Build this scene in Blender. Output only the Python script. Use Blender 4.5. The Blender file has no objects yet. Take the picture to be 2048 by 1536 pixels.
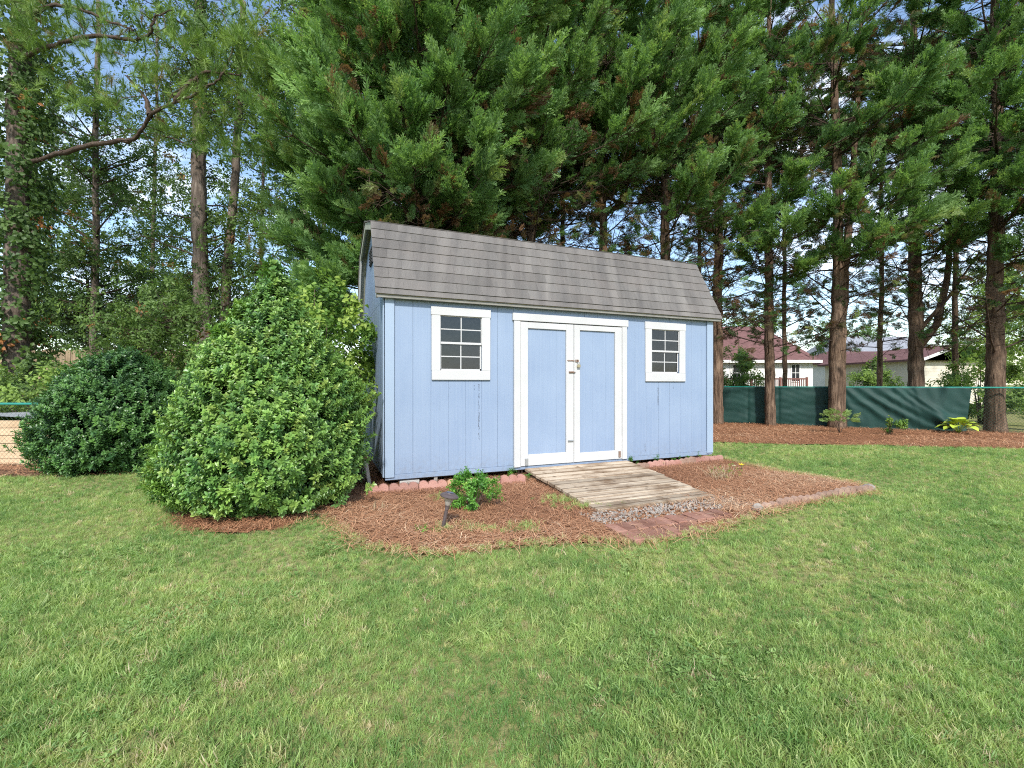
import bpy, math, random
import numpy as np
from mathutils import Vector, Matrix, Euler

rng = np.random.default_rng(7)
random.seed(7)
sc = bpy.context.scene
COL = sc.collection

# ------------------------------------------------------------------ camera
CAM_Z, FPX = 1.16, 910.0
cam_d = bpy.data.cameras.new('camera'); cam = bpy.data.objects.new('camera', cam_d); COL.objects.link(cam)
cam.location = (0, 0, CAM_Z); cam.rotation_euler = (math.radians(90), 0, 0)
cam_d.sensor_width = 36; cam_d.lens = 36 * FPX / 2048; cam_d.clip_end = 3000; cam_d.clip_start = 0.05
sc.camera = cam

# ------------------------------------------------------------------ sky and sun
SUN = Vector((0.04, -0.74, 0.67)).normalized()
w = bpy.data.worlds.new('World'); sc.world = w; w.use_nodes = True
nt = w.node_tree; nt.nodes.clear()
out = nt.nodes.new('ShaderNodeOutputWorld'); bg = nt.nodes.new('ShaderNodeBackground')
sky = nt.nodes.new('ShaderNodeTexSky'); sky.sky_type = 'NISHITA'; sky.sun_disc = False
sky.sun_elevation = math.asin(SUN.z); sky.sun_rotation = math.atan2(SUN.x, SUN.y)
sky.air_density = 1.1; sky.dust_density = 0.6; sky.ozone_density = 1.5
tc = nt.nodes.new('ShaderNodeTexCoord'); mp = nt.nodes.new('ShaderNodeMapping'); mp.inputs['Scale'].default_value = (1, 1, 2.2)
nz = nt.nodes.new('ShaderNodeTexNoise'); nz.inputs['Scale'].default_value = 3.2; nz.inputs['Detail'].default_value = 7; nz.inputs['Roughness'].default_value = .58
cr = nt.nodes.new('ShaderNodeValToRGB'); cr.color_ramp.elements[0].position = .50; cr.color_ramp.elements[1].position = .78
mx = nt.nodes.new('ShaderNodeMix'); mx.data_type = 'RGBA'; mx.inputs['B'].default_value = (8.6, 8.9, 9.4, 1)
nt.links.new(tc.outputs['Generated'], mp.inputs['Vector']); nt.links.new(mp.outputs['Vector'], nz.inputs['Vector'])
nt.links.new(nz.outputs['Fac'], cr.inputs['Fac']); nt.links.new(cr.outputs['Color'], mx.inputs['Factor'])
nt.links.new(sky.outputs['Color'], mx.inputs['A']); nt.links.new(mx.outputs['Result'], bg.inputs['Color'])
bg.inputs['Strength'].default_value = 0.14; nt.links.new(bg.outputs['Background'], out.inputs['Surface'])
sd = bpy.data.lights.new('sun', 'SUN'); sd.energy = 3.0; sd.angle = math.radians(3.5); sd.color = (1, .96, .9)
so = bpy.data.objects.new('sun', sd); COL.objects.link(so); so.rotation_euler = SUN.to_track_quat('Z', 'Y').to_euler(); so.location = (-4, -6, 12)
vs = sc.view_settings; vs.view_transform = 'Standard'; vs.look = 'None'; vs.gamma = 1; vs.use_curve_mapping = False
vs.exposure = 0.97
sc.render.engine = 'CYCLES'
sc.cycles.use_denoising = False; sc.cycles.filter_width = 1.1
sc.cycles.max_bounces = 6; sc.cycles.diffuse_bounces = 3; sc.cycles.glossy_bounces = 2; sc.cycles.transmission_bounces = 4; sc.cycles.transparent_max_bounces = 8

# ------------------------------------------------------------------ helpers
def tag(o, label=None, cat=None, group=None, kind=None):
    if label: o['label'] = label
    if cat: o['category'] = cat
    if group: o['group'] = group
    if kind: o['kind'] = kind
    return o

def empty(name, loc=(0, 0, 0), rz=0.0, label=None, cat=None, group=None):
    o = bpy.data.objects.new(name, None); COL.objects.link(o); o.location = loc; o.rotation_euler = (0, 0, rz)
    o.empty_display_size = .2
    return tag(o, label, cat, group)

def at(px, py, d):
    """world point seen at photo pixel (px,py) at depth d"""
    return np.array([(px - 1024) / FPX * d, d, CAM_Z + (768 - py) / FPX * d])
def gnd(px, py, z=0.0):
    d = (CAM_Z - z) * FPX / (py - 768); return np.array([(px - 1024) / FPX * d, d, z])

class MB:
    def __init__(s): s.V = []; s.Q = []; s.T = []; s.n = 0; s.ft = []
    def add(s, V, Q=None, T=None):
        V = np.asarray(V, float).reshape(-1, 3)
        if Q is not None and len(Q): s.Q.append(np.asarray(Q, int).reshape(-1, 4) + s.n)
        if T is not None and len(T): s.T.append(np.asarray(T, int).reshape(-1, 3) + s.n)
        s.V.append(V); s.n += len(V); return s
    def box(s, x0, x1, y0, y1, z0, z1, M=None):
        V = np.array([[x, y, z] for x in (x0, x1) for y in (y0, y1) for z in (z0, z1)])
        if M is not None: V = V @ np.array(M.to_3x3()).T + np.array(M.translation)
        return s.add(V, [[0, 1, 3, 2], [4, 6, 7, 5], [0, 4, 5, 1], [2, 3, 7, 6], [0, 2, 6, 4], [1, 5, 7, 3]])
    def tube(s, P, R, k=6, cap=True):
        P = np.asarray(P, float); n = len(P); R = np.broadcast_to(np.asarray(R, float), (n,))
        t = np.gradient(P, axis=0); t /= np.linalg.norm(t, axis=1)[:, None] + 1e-9
        ref = np.array([1., 0, 0]) if abs(t[0][2]) > .8 else np.array([0, 0, 1.])
        a = np.cross(t, ref); a /= np.linalg.norm(a, axis=1)[:, None] + 1e-9
        b = np.cross(t, a); ang = np.linspace(0, 2 * np.pi, k, endpoint=False)
        V = P[:, None] + R[:, None, None] * (np.cos(ang)[None, :, None] * a[:, None] + np.sin(ang)[None, :, None] * b[:, None])
        i = np.arange(n - 1)[:, None] * k; j = np.arange(k)[None]; j2 = (j + 1) % k
        Q = np.stack([i + j, i + j2, i + k + j2, i + k + j], -1).reshape(-1, 4)
        V = V.reshape(-1, 3)
        if cap:
            V = np.vstack([V, P[:1], P[-1:]]); c0 = n * k; j = np.arange(k)
            T = np.vstack([np.stack([np.full(k, c0), (j + 1) % k, j], 1), np.stack([np.full(k, c0 + 1), (n - 1) * k + j, (n - 1) * k + (j + 1) % k], 1)])
            return s.add(V, Q, T)
        return s.add(V, Q)
    def lathe(s, prof, k=16, M=None):
        prof = np.asarray(prof, float); n = len(prof); ang = np.linspace(0, 2 * np.pi, k, endpoint=False)
        V = np.stack([prof[:, 0:1] * np.cos(ang), prof[:, 0:1] * np.sin(ang), np.repeat(prof[:, 1:2], k, 1)], -1).reshape(-1, 3)
        if M is not None: V = V @ np.array(M.to_3x3()).T + np.array(M.translation)
        i = np.arange(n - 1)[:, None] * k; j = np.arange(k)[None]; j2 = (j + 1) % k
        return s.add(V, np.stack([i + j, i + j2, i + k + j2, i + k + j], -1).reshape(-1, 4))
    def prism(s, poly, axis, a0, a1):
        """extrude a 2-D polygon; axis 'x': poly is (y,z); axis 'y': poly is (x,z); axis 'z': poly is (x,y)"""
        n = len(poly); V = []
        for a in (a0, a1):
            for p, q in poly:
                V.append({'x': (a, p, q), 'y': (p, a, q), 'z': (p, q, a)}[axis])
        Q = [[i, (i + 1) % n, n + (i + 1) % n, n + i] for i in range(n)]
        T = []
        for i in range(1, n - 1): T += [[0, i + 1, i], [n, n + i, n + i + 1]]
        return s.add(V, Q, T)
    def mesh(s, name, smooth=False):
        V = np.vstack(s.V); Q = np.vstack(s.Q) if s.Q else np.zeros((0, 4), int); T = np.vstack(s.T) if s.T else np.zeros((0, 3), int)
        me = bpy.data.meshes.new(name); me.vertices.add(len(V)); me.vertices.foreach_set('co', V.astype(np.float32).ravel())
        nq, ntr = len(Q), len(T); me.loops.add(nq * 4 + ntr * 3)
        me.loops.foreach_set('vertex_index', np.concatenate([Q.ravel(), T.ravel()]).astype(np.int32))
        me.polygons.add(nq + ntr)
        me.polygons.foreach_set('loop_start', np.concatenate([np.arange(nq) * 4, nq * 4 + np.arange(ntr) * 3]).astype(np.int32))
        me.polygons.foreach_set('use_smooth', np.full(nq + ntr, smooth))
        me.update(calc_edges=True)
        return me
    def build(s, name, m, parent=None, smooth=False, bevel=0.0, fixn=True):
        me = s.mesh(name, smooth); return link(name, me, m, parent, bevel, fixn)

import bmesh
def link(name, me, m, parent=None, bevel=0.0, fixn=False):
    if fixn and len(me.polygons) < 60000:
        b = bmesh.new(); b.from_mesh(me); bmesh.ops.recalc_face_normals(b, faces=b.faces); b.to_mesh(me); b.free()
    me.materials.clear(); me.materials.append(M[m] if isinstance(m, str) else m)
    o = bpy.data.objects.new(name, me); COL.objects.link(o)
    if parent: o.parent = parent
    if bevel:
        bv = o.modifiers.new('bevel', 'BEVEL'); bv.width = bevel; bv.segments = 1; bv.limit_method = 'ANGLE'
    return o

def setz(o, z): o.location.z = z

# ------------------------------------------------------------------ materials
M = {}
class NB:
    def __init__(s, name):
        s.m = bpy.data.materials.new(name); s.m.use_nodes = True; s.t = s.m.node_tree; s.t.nodes.clear()
        s.o = s.n('ShaderNodeOutputMaterial'); M[name] = s.m
    def n(s, typ, **kw):
        x = s.t.nodes.new(typ)
        for k, v in kw.items(): setattr(x, k, v)
        return x
    def l(s, a, b): s.t.links.new(a, b)
    def coord(s, kind='Object', scale=(1, 1, 1), rot=(0, 0, 0)):
        if kind == 'Position': src = s.n('ShaderNodeNewGeometry').outputs['Position']
        else: src = s.n('ShaderNodeTexCoord').outputs[kind]
        m = s.n('ShaderNodeMapping'); m.inputs['Scale'].default_value = scale; m.inputs['Rotation'].default_value = rot
        s.l(src, m.inputs['Vector']); return m.outputs['Vector']
    def noise(s, vec, scale, detail=4, rough=.55, dist=0):
        x = s.n('ShaderNodeTexNoise'); x.inputs['Scale'].default_value = scale; x.inputs['Detail'].default_value = detail
        x.inputs['Roughness'].default_value = rough; x.inputs['Distortion'].default_value = dist
        s.l(vec, x.inputs['Vector']); return x.outputs['Fac']
    def ramp(s, f, stops):
        r = s.n('ShaderNodeValToRGB'); e = r.color_ramp.elements
        while len(e) < len(stops): e.new(.5)
        for i, (p, c) in enumerate(stops):
            e[i].position = p; e[i].color = (*c, 1) if not isinstance(c, (int, float)) else (c, c, c, 1)
        s.l(f, r.inputs['Fac']); return r.outputs['Color']
    def mix(s, f, a, b, mode='MIX'):
        x = s.n('ShaderNodeMix', data_type='RGBA', blend_type=mode)
        for v, i in ((f, 'Factor'), (a, 'A'), (b, 'B')):
            sk = x.inputs[i]
            if hasattr(v, 'is_output'): s.l(v, sk)
            elif i == 'Factor': sk.default_value = v
            else: sk.default_value = (*v, 1)
        return x.outputs['Result']
    def math(s, op, a, b=0.0, c=None):
        x = s.n('ShaderNodeMath', operation=op)
        for i, v in enumerate((a, b) if c is None else (a, b, c)):
            if hasattr(v, 'is_output'): s.l(v, x.inputs[i])
            else: x.inputs[i].default_value = v
        return x.outputs[0]
    def bump(s, h, strength, dist=.01):
        b = s.n('ShaderNodeBump'); b.inputs['Strength'].default_value = strength; b.inputs['Distance'].default_value = dist
        s.l(h, b.inputs['Height']); return b.outputs['Normal']
    def bsdf(s, col, rough=.7, spec=.3, normal=None, metal=0, trans=0, tcol=None):
        p = s.n('ShaderNodeBsdfPrincipled')
        if hasattr(col, 'is_output'): s.l(col, p.inputs['Base Color'])
        else: p.inputs['Base Color'].default_value = (*col, 1)
        if hasattr(rough, 'is_output'): s.l(rough, p.inputs['Roughness'])
        else: p.inputs['Roughness'].default_value = rough
        p.inputs['Specular IOR Level'].default_value = spec; p.inputs['Metallic'].default_value = metal
        if normal: s.l(normal, p.inputs['Normal'])
        res = p.outputs[0]
        if trans:
            t = s.n('ShaderNodeBsdfTranslucent')
            c = tcol if tcol is not None else col
            if hasattr(c, 'is_output'): s.l(c, t.inputs['Color'])
            else: t.inputs['Color'].default_value = (*c, 1)
            mxs = s.n('ShaderNodeMixShader'); mxs.inputs[0].default_value = trans
            s.l(res, mxs.inputs[1]); s.l(t.outputs[0], mxs.inputs[2]); res = mxs.outputs[0]
        s.l(res, s.o.inputs['Surface']); return s.m

def simple(name, a, b=None, scale=8, rough=.7, spec=.3, bump=0, bscale=40, metal=0, kind='Object', stretch=(1, 1, 1), rnd=0.0, detail=5):
    x = NB(name); b = b or a
    v = x.coord(kind, stretch); f = x.noise(v, scale, detail)
    c = x.mix(x.ramp(f, [(.3, 0.0), (.7, 1.0)]), a, b)
    if rnd:
        oi = x.n('ShaderNodeObjectInfo').outputs['Random']
        c = x.mix(1.0, c, x.ramp(oi, [(0, 1 - rnd), (1, 1 + 0 * rnd)]), 'MULTIPLY')
    nrm = x.bump(x.noise(v, bscale, 5), bump) if bump else None
    return x.bsdf(c, rough, spec, nrm, metal)

def foliage(name, stops, rough=.5, spec=.3, trans=.3, var=.25, attr='INSTANCER'):
    """colour by the tint of each spray, with a little per-spray variation"""
    x = NB(name)
    a = x.n('ShaderNodeAttribute', attribute_name='tint', attribute_type=attr)
    c = x.ramp(a.outputs['Fac'], stops)
    if attr == 'INSTANCER':
        r = x.n('ShaderNodeObjectInfo').outputs['Random']
        c = x.mix(1.0, c, x.ramp(r, [(0, 1 - var), (1, 1.0)]), 'MULTIPLY')
    tcx = x.mix(1.0, c, (1.25, 1.3, .7), 'MULTIPLY')
    return x.bsdf(c, rough, spec, None, 0, trans, tcx)

# painted shed timber: blue siding with peeled streaks
def siding_mat():
    x = NB('blue_paint')
    v = x.coord('Object'); f = x.noise(v, 1.6, 4); base = x.mix(x.ramp(f, [(.3, 0.), (.75, 1.)]), (.188, .252, .36), (.228, .295, .40))
    gr = x.noise(x.coord('Object', (70, 70, 1.2)), 1.0, 4)
    base = x.mix(x.ramp(gr, [(.35, .0), (.75, .25)]), base, (.31, .37, .455))
    # faint dirt wash low on the wall (splash zone)
    sep = x.n('ShaderNodeSeparateXYZ'); x.l(x.n('ShaderNodeTexCoord').outputs['Object'], sep.inputs[0])
    X, Z = sep.outputs[0], sep.outputs[2]
    spl = x.noise(x.coord('Object', (1, 1, 1)), 26, 6, .7)
    for (cx, half, z0, z1, thr) in STREAKS:
        inx = x.math('LESS_THAN', x.math('ABSOLUTE', x.math('SUBTRACT', X, cx)), half)
        inz = x.math('MULTIPLY', x.math('GREATER_THAN', Z, z0), x.math('LESS_THAN', Z, z1))
        k = x.noise(x.coord('Object', (120, 120, 40)), 1.0, 3)
        mk = x.math('MULTIPLY', x.math('MULTIPLY', inx, inz), x.math('GREATER_THAN', k, thr))
        base = x.mix(x.math('MULTIPLY', mk, .8), base, (.06, .068, .09))
    lo = x.math('MULTIPLY', x.ramp(Z, [(.14, .4), (.4, 0.)]), x.ramp(spl, [(.42, 0.), (.7, 1.)])); base = x.mix(lo, base, (.17, .16, .15))
    chips = x.math('GREATER_THAN', x.noise(x.coord('Object', (1, 1, .6)), 33, 6, .75), .745)
    base = x.mix(x.math('MULTIPLY', chips, .55), base, (.16, .17, .2))
    n = x.bump(x.noise(x.coord('Object', (160, 160, 5)), 1.0, 5), .35, .004)
    x.bsdf(base, .55, .35, n)

# shed geometry (local frame: x along the front, y to the back)
TH = math.atan(FPX / 2147); CU = np.array([math.cos(TH), math.sin(TH)]); CV = np.array([-math.sin(TH), math.cos(TH)])
SX, SY = -1.392, 4.986
def wall_s(px):
    p = (px - 1024) / FPX; return (SY * p - SX) / (CU[0] - p * CU[1])
def wall_z(px, py):
    s = wall_s(px); return CAM_Z + (768 - py) / FPX * (SY + s * CU[1])
def loc2w(s, t, z=0.0): return np.array([SX + s * CU[0] + t * CV[0], SY + s * CU[1] + t * CV[1], z])
def w2loc(p): r = np.array([p[0] - SX, p[1] - SY]); return float(r @ CU), float(r @ CV)
SL, SW, ZB, ZT = 4.77, 2.44, .135, 2.13
STREAKS = [(wall_s(957), .009, wall_z(957, 880), wall_z(957, 768), .53), (wall_s(948), .004, wall_z(948, 780), wall_z(948, 770), .5),
           (wall_s(1315), .009, wall_z(1315, 811), wall_z(1315, 775), .48), (wall_s(1289), .007, wall_z(1289, 905), wall_z(1289, 886), .5),
           (wall_s(1345), .01, wall_z(1345, 778), wall_z(1345, 771), .5), (wall_s(900), .02, wall_z(900, 785), wall_z(900, 770), .62)]
siding_mat()
def white_mat():
    x = NB('white_paint'); v = x.coord('Object')
    c = x.mix(x.ramp(x.noise(v, 3, 5), [(.35, 0.), (.8, 1.)]), (.475, .475, .47), (.42, .42, .41))
    ch = x.math('GREATER_THAN', x.noise(x.coord('Object', (1, 1, .5)), 45, 6, .75), .70)
    c = x.mix(x.math('MULTIPLY', ch, .5), c, (.36, .34, .31))
    x.bsdf(c, .5, .35, x.bump(x.noise(x.coord('Object', (60, 60, 14)), 1., 4), .25, .004))
white_mat()
def shingle_mat():
    x = NB('asphalt_shingle')
    v = x.coord('Position', (1, 1, 1), (0, 0, -TH))
    st = x.noise(x.coord('Position', (5.5, .5, .35), (0, 0, -TH)), 1.0, 4, .6)
    c = x.mix(x.ramp(st, [(.35, 0.), (.72, 1.)]), (.078, .067, .058), (.20, .18, .157))
    bl = x.noise(v, 3.2, 4); c = x.mix(x.ramp(bl, [(.4, 0.), (.75, .5)]), c, (.15, .12, .10))
    g = x.noise(v, 320, 2); c = x.mix(.35, c, x.ramp(g, [(.3, .04), (.7, .34)]))
    oi = x.n('ShaderNodeObjectInfo').outputs['Random']; c = x.mix(1., c, x.ramp(oi, [(0, .78), (1, 1.)]), 'MULTIPLY')
    x.bsdf(c, .92, .15, x.bump(g, .5, .003))
shingle_mat()
def wood_mat(name, a, b, dark, kind='Object', stretch=(1.5, 30, 30), rnd=.3, knots=True, edge=False):
    x = NB(name); oi = x.n('ShaderNodeObjectInfo').outputs['Random']
    tcn = x.n('ShaderNodeTexCoord').outputs[kind]; add = x.n('ShaderNodeVectorMath', operation='ADD')
    cmb = x.n('ShaderNodeCombineXYZ'); x.l(x.math('MULTIPLY', oi, 37.), cmb.inputs[0]); x.l(x.math('MULTIPLY', oi, 11.), cmb.inputs[1])
    x.l(tcn, add.inputs[0]); x.l(cmb.outputs[0], add.inputs[1])
    mpn = x.n('ShaderNodeMapping'); mpn.inputs['Scale'].default_value = stretch; x.l(add.outputs[0], mpn.inputs['Vector'])
    g = x.noise(mpn.outputs['Vector'], 1.0, 6, .6, .6)
    c = x.mix(x.ramp(g, [(.3, 0.), (.7, 1.)]), a, b)
    big = x.noise(add.outputs[0], 2.3, 4, .6)
    c = x.mix(x.ramp(big, [(.46, 0.), (.66, .8)]), c, dark)
    if knots:
        vo = x.n('ShaderNodeTexVoronoi'); vo.inputs['Scale'].default_value = 4.5; x.l(add.outputs[0], vo.inputs['Vector'])
        c = x.mix(x.ramp(vo.outputs['Distance'], [(.03, .9), (.13, 0.)]), c, tuple(.45 * k for k in dark))
    if edge:     # dirt along the plank edges, plus gap shade painted into the colour
        sp_ = x.n('ShaderNodeSeparateXYZ'); x.l(tcn, sp_.inputs[0]); fr = x.math('FRACT', x.math('MULTIPLY', x.math('ADD', sp_.outputs[1], .05), -10 / 1.61))
        dd_ = x.math('ABSOLUTE', x.math('SUBTRACT', fr, .5)); dd_ = x.math('ADD', dd_, x.math('MULTIPLY', x.math('SUBTRACT', big, .5), .12))
        c = x.mix(x.ramp(dd_, [(.40, 0.), (.47, .7)]), c, tuple(.6 * k for k in dark))
        st_ = x.noise(add.outputs[0], 6.5, 6, .7, .8); c = x.mix(x.ramp(st_, [(.54, 0.), (.68, .75)]), c, dark)
    c = x.mix(1., c, x.ramp(oi, [(0, 1 - rnd), (1, 1.)]), 'MULTIPLY')
    x.bsdf(c, .85, .15, x.bump(g, .5, .004))
wood_mat('ramp_wood', (.37, .27, .18), (.64, .54, .41), (.18, .11, .06), rnd=.4, edge=True)
wood_mat('ramp_edge', (.10, .075, .045), (.2, .16, .10), (.06, .045, .03), knots=False)
wood_mat('picket_wood', (.26, .19, .12), (.38, .29, .19), (.16, .11, .07), stretch=(25, 25, 1.5))
wood_mat('grey_wood', (.30, .28, .25), (.46, .43, .39), (.2, .18, .15), stretch=(30, 30, 2))
wood_mat('new_wood', (.56, .40, .25), (.66, .50, .33), (.50, .34, .20), rnd=.15)
simple('olive_primer', (.30, .31, .25), (.36, .36, .30), 6, .7, bump=.2, stretch=(1, 1, 6))
simple('dark_inside', (.05, .05, .055), (.07, .07, .075), 3, .9)
simple('shed_skid', (.10, .08, .06), (.16, .13, .10), 6, .9, bump=.3)
simple('rusty_metal', (.20, .10, .06), (.30, .24, .20), 60, .6, .4, .3, 120, metal=.4)
simple('galvanised', (.32, .33, .33), (.45, .46, .46), 40, .45, .5, .1, 90, metal=.7)
simple('brass', (.50, .42, .24), (.36, .32, .22), 60, .4, .5, metal=.7)
simple('concrete', (.34, .33, .31), (.46, .45, .42), 9, .95, .1, .5, 60)
simple('edging_pink', (.36, .18, .14), (.48, .28, .23), 7, .95, .1, .6, 90, rnd=.3, kind='Position')
simple('edging_tan', (.42, .235, .13), (.52, .33, .21), 7, .95, .1, .6, 90, kind='Position')
simple('edging_brown', (.29, .18, .135), (.42, .29, .22), 7, .95, .1, .6, 90, rnd=.35, kind='Position')
simple('brick_red', (.25, .12, .085), (.36, .20, .15), 9, .95, .1, .6, 70, rnd=.35, kind='Position')
simple('gravel_stone', (.19, .165, .14), (.35, .32, .285), 22, .85, .2, kind='Position', detail=2)
simple('lamp_plastic', (.06, .045, .045), (.09, .07, .07), 20, .45, .4)
simple('lamp_solar', (.03, .03, .06), (.05, .05, .09), 20, .15, .6)
simple('soil', (.045, .03, .02), (.085, .055, .035), 12, 1., .05, .6, 50, kind='Position')
simple('straw_base', (.17, .08, .042), (.30, .15, .08), 22, 1., .05, .8, 60, kind='Position')
simple('dirt', (.085, .05, .032), (.17, .10, .06), 7, 1., .05, .6, 40, kind='Position')
simple('rail_green', (.015, .17, .13), (.02, .21, .165), 10, .4, .4)
simple('wire_green', (.03, .075, .05), (.05, .09, .06), 10, .5, .4)
simple('house_white', (.72, .71, .68), (.66, .65, .62), 2, .7, .2, kind='Position')
simple('house_beige', (.55, .50, .40), (.62, .57, .47), 2, .7, .2, kind='Position')
simple('roof_red', (.115, .06, .055), (.18, .095, .088), 5, .9, .15, kind='Position')
simple('roof_grey', (.20, .21, .23), (.28, .29, .31), 3, .8, .2, kind='Position')
simple('window_dark', (.02, .022, .025), (.035, .037, .04), 3, .12, .5)
simple('rail_red', (.16, .07, .06), (.22, .10, .08), 3, .7)
simple('grey_patch', (.22, .23, .24), (.3, .31, .32), 3, .8, kind='Position')
def glass_mat():
    x = NB('window_glass'); lw = x.n('ShaderNodeFresnel'); lw.inputs['IOR'].default_value = 1.55
    tr = x.n('ShaderNodeBsdfTransparent'); tr.inputs['Color'].default_value = (.3, .32, .34, 1)
    gl = x.n('ShaderNodeBsdfGlossy'); gl.inputs['Roughness'].default_value = .03; gl.inputs['Color'].default_value = (.9, .95, 1, 1)
    df = x.n('ShaderNodeBsdfDiffuse'); df.inputs['Color'].default_value = (.07, .073, .08, 1)
    du = x.noise(x.coord('Object'), 30, 6, .7)
    m1 = x.n('ShaderNodeMixShader'); x.l(x.ramp(du, [(.35, .05), (.75, .25)]), m1.inputs[0]); x.l(tr.outputs[0], m1.inputs[1]); x.l(df.outputs[0], m1.inputs[2])
    m2 = x.n('ShaderNodeMixShader'); x.l(x.math('ADD', lw.outputs[0], .0), m2.inputs[0]); x.l(m1.outputs[0], m2.inputs[1]); x.l(gl.outputs[0], m2.inputs[2])
    x.l(m2.outputs[0], x.o.inputs['Surface'])
glass_mat()
def lens_mat():
    x = NB('lamp_lens'); tr = x.n('ShaderNodeBsdfTransparent'); tr.inputs['Color'].default_value = (.85, .83, .8, 1)
    df = x.n('ShaderNodeBsdfPrincipled'); df.inputs['Base Color'].default_value = (.45, .42, .38, 1); df.inputs['Roughness'].default_value = .25
    m = x.n('ShaderNodeMixShader'); m.inputs[0].default_value = .6; x.l(tr.outputs[0], m.inputs[1]); x.l(df.outputs[0], m.inputs[2]); x.l(m.outputs[0], x.o.inputs['Surface'])
lens_mat()
def bark_mat(name, a, b, c, sc_=6.0):
    x = NB(name); v = x.coord('Object', (sc_ * 2.2, sc_ * 2.2, sc_ * .35)); f = x.noise(v, 1., 6, .65, .5)
    col = x.ramp(f, [(.3, a), (.52, b), (.75, c)])
    li = x.noise(x.coord('Object'), 1.4, 4); col = x.mix(x.ramp(li, [(.5, 0.), (.75, .45)]), col, tuple(k * 1.25 for k in c))
    x.bsdf(col, .95, .1, x.bump(f, 1.0, .06))
bark_mat('cypress_bark', (.035, .024, .017), (.135, .09, .062), (.28, .20, .14), 7)
bark_mat('pine_bark', (.05, .04, .033), (.135, .105, .085), (.25, .21, .175))
bark_mat('lichen_bark', (.12, .11, .095), (.24, .23, .20), (.40, .39, .35), 9)
bark_mat('twig_bark', (.045, .032, .025), (.085, .06, .046), (.14, .105, .082), 10)
def fabric_mat():
    x = NB('screen_fabric'); v = x.coord('Object', (1, 1, 1)); f = x.noise(v, 2.2, 5)
    c = x.mix(x.ramp(f, [(.35, 0.), (.75, 1.)]), (.008, .041, .034), (.016, .064, .053))
    wv = x.noise(x.coord('Object', (2, 1, 26)), 8, 2)
    x.bsdf(c, .6, .35, x.bump(wv, .25, .01), 0, .22, (.03, .13, .09))
fabric_mat()
def lawn_mat():
    x = NB('lawn_soil'); v = x.coord('Position'); f = x.noise(v, 1.1, 5); g = x.noise(v, 45, 5, .7)
    c = x.mix(x.ramp(f, [(.35, 0.), (.7, 1.)]), (.23, .27, .09), (.31, .30, .13))
    c = x.mix(x.ramp(g, [(.35, .75), (.7, 0.)]), c, (.13, .10, .05))
    x.bsdf(c, 1., .05, x.bump(g, .6, .02))
lawn_mat()

G1, G2, G3 = (.028, .075, .022), (.055, .135, .036), (.10, .20, .055)
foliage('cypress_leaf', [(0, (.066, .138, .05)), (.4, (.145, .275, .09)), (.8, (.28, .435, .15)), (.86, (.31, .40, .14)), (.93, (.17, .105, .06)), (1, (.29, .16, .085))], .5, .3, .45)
foliage('leaf_green', [(0, (.06, .115, .034)), (.5, (.145, .235, .06)), (.8, (.26, .38, .085)), (.92, (.24, .15, .05)), (1, (.40, .17, .06))], .5, .3, .4)
foliage('pine_needle', [(0, (.06, .13, .035)), (.5, (.15, .26, .06)), (.85, (.26, .38, .085)), (1, (.27, .18, .09))], .45, .3, .3)
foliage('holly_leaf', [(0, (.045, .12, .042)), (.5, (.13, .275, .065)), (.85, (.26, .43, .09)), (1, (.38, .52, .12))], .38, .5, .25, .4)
foliage('pale_leaf', [(0, (.09, .19, .04)), (.5, (.18, .32, .06)), (1, (.32, .43, .085))], .5, .3, .4)
foliage('bright_leaf', [(0, (.08, .22, .04)), (.5, (.14, .36, .05)), (1, (.26, .46, .07))], .4, .4, .35)
foliage('grass_blade', [(0, (.17, .32, .095)), (.3, (.30, .45, .15)), (.6, (.45, .565, .205)), (.82, (.63, .63, .30)), (1, (.72, .58, .41))], .45, .35, .5, .35)
foliage('straw', [(0, (.17, .075, .04)), (.4, (.39, .19, .10)), (.75, (.55, .32, .185)), (1, (.70, .54, .36))], .75, .2, 0, attr='GEOMETRY')

# ------------------------------------------------------------------ scatter: points carrying instances of a small leafy piece
SRC = {}
def src_coll(name, meshes, m):
    c = bpy.data.collections.new(name)
    for i, me in enumerate(meshes):
        me.materials.clear(); me.materials.append(M[m]); o = bpy.data.objects.new('%s_%02d' % (name, i), me); c.objects.link(o)
    ng = bpy.data.node_groups.new('scatter_' + name, 'GeometryNodeTree')
    ng.interface.new_socket('Geometry', in_out='INPUT', socket_type='NodeSocketGeometry')
    ng.interface.new_socket('Geometry', in_out='OUTPUT', socket_type='NodeSocketGeometry')
    N = ng.nodes; gi = N.new('NodeGroupInput'); go = N.new('NodeGroupOutput'); ip = N.new('GeometryNodeInstanceOnPoints'); ci = N.new('GeometryNodeCollectionInfo')
    ci.inputs['Collection'].default_value = c; ci.inputs['Separate Children'].default_value = True; ci.inputs['Reset Children'].default_value = True
    def na(nm, ty):
        a = N.new('GeometryNodeInputNamedAttribute'); a.data_type = ty; a.inputs['Name'].default_value = nm; return a.outputs['Attribute']
    er = N.new('FunctionNodeEulerToRotation'); L = ng.links.new
    L(gi.outputs[0], ip.inputs['Points']); L(ci.outputs[0], ip.inputs['Instance']); ip.inputs['Pick Instance'].default_value = True
    L(na('idx', 'INT'), ip.inputs['Instance Index']); L(na('rot', 'FLOAT_VECTOR'), er.inputs[0]); L(er.outputs[0], ip.inputs['Rotation'])
    L(na('scl', 'FLOAT'), ip.inputs['Scale']); L(ip.outputs[0], go.inputs[0])
    SRC[name] = (ng, len(meshes))

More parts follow.
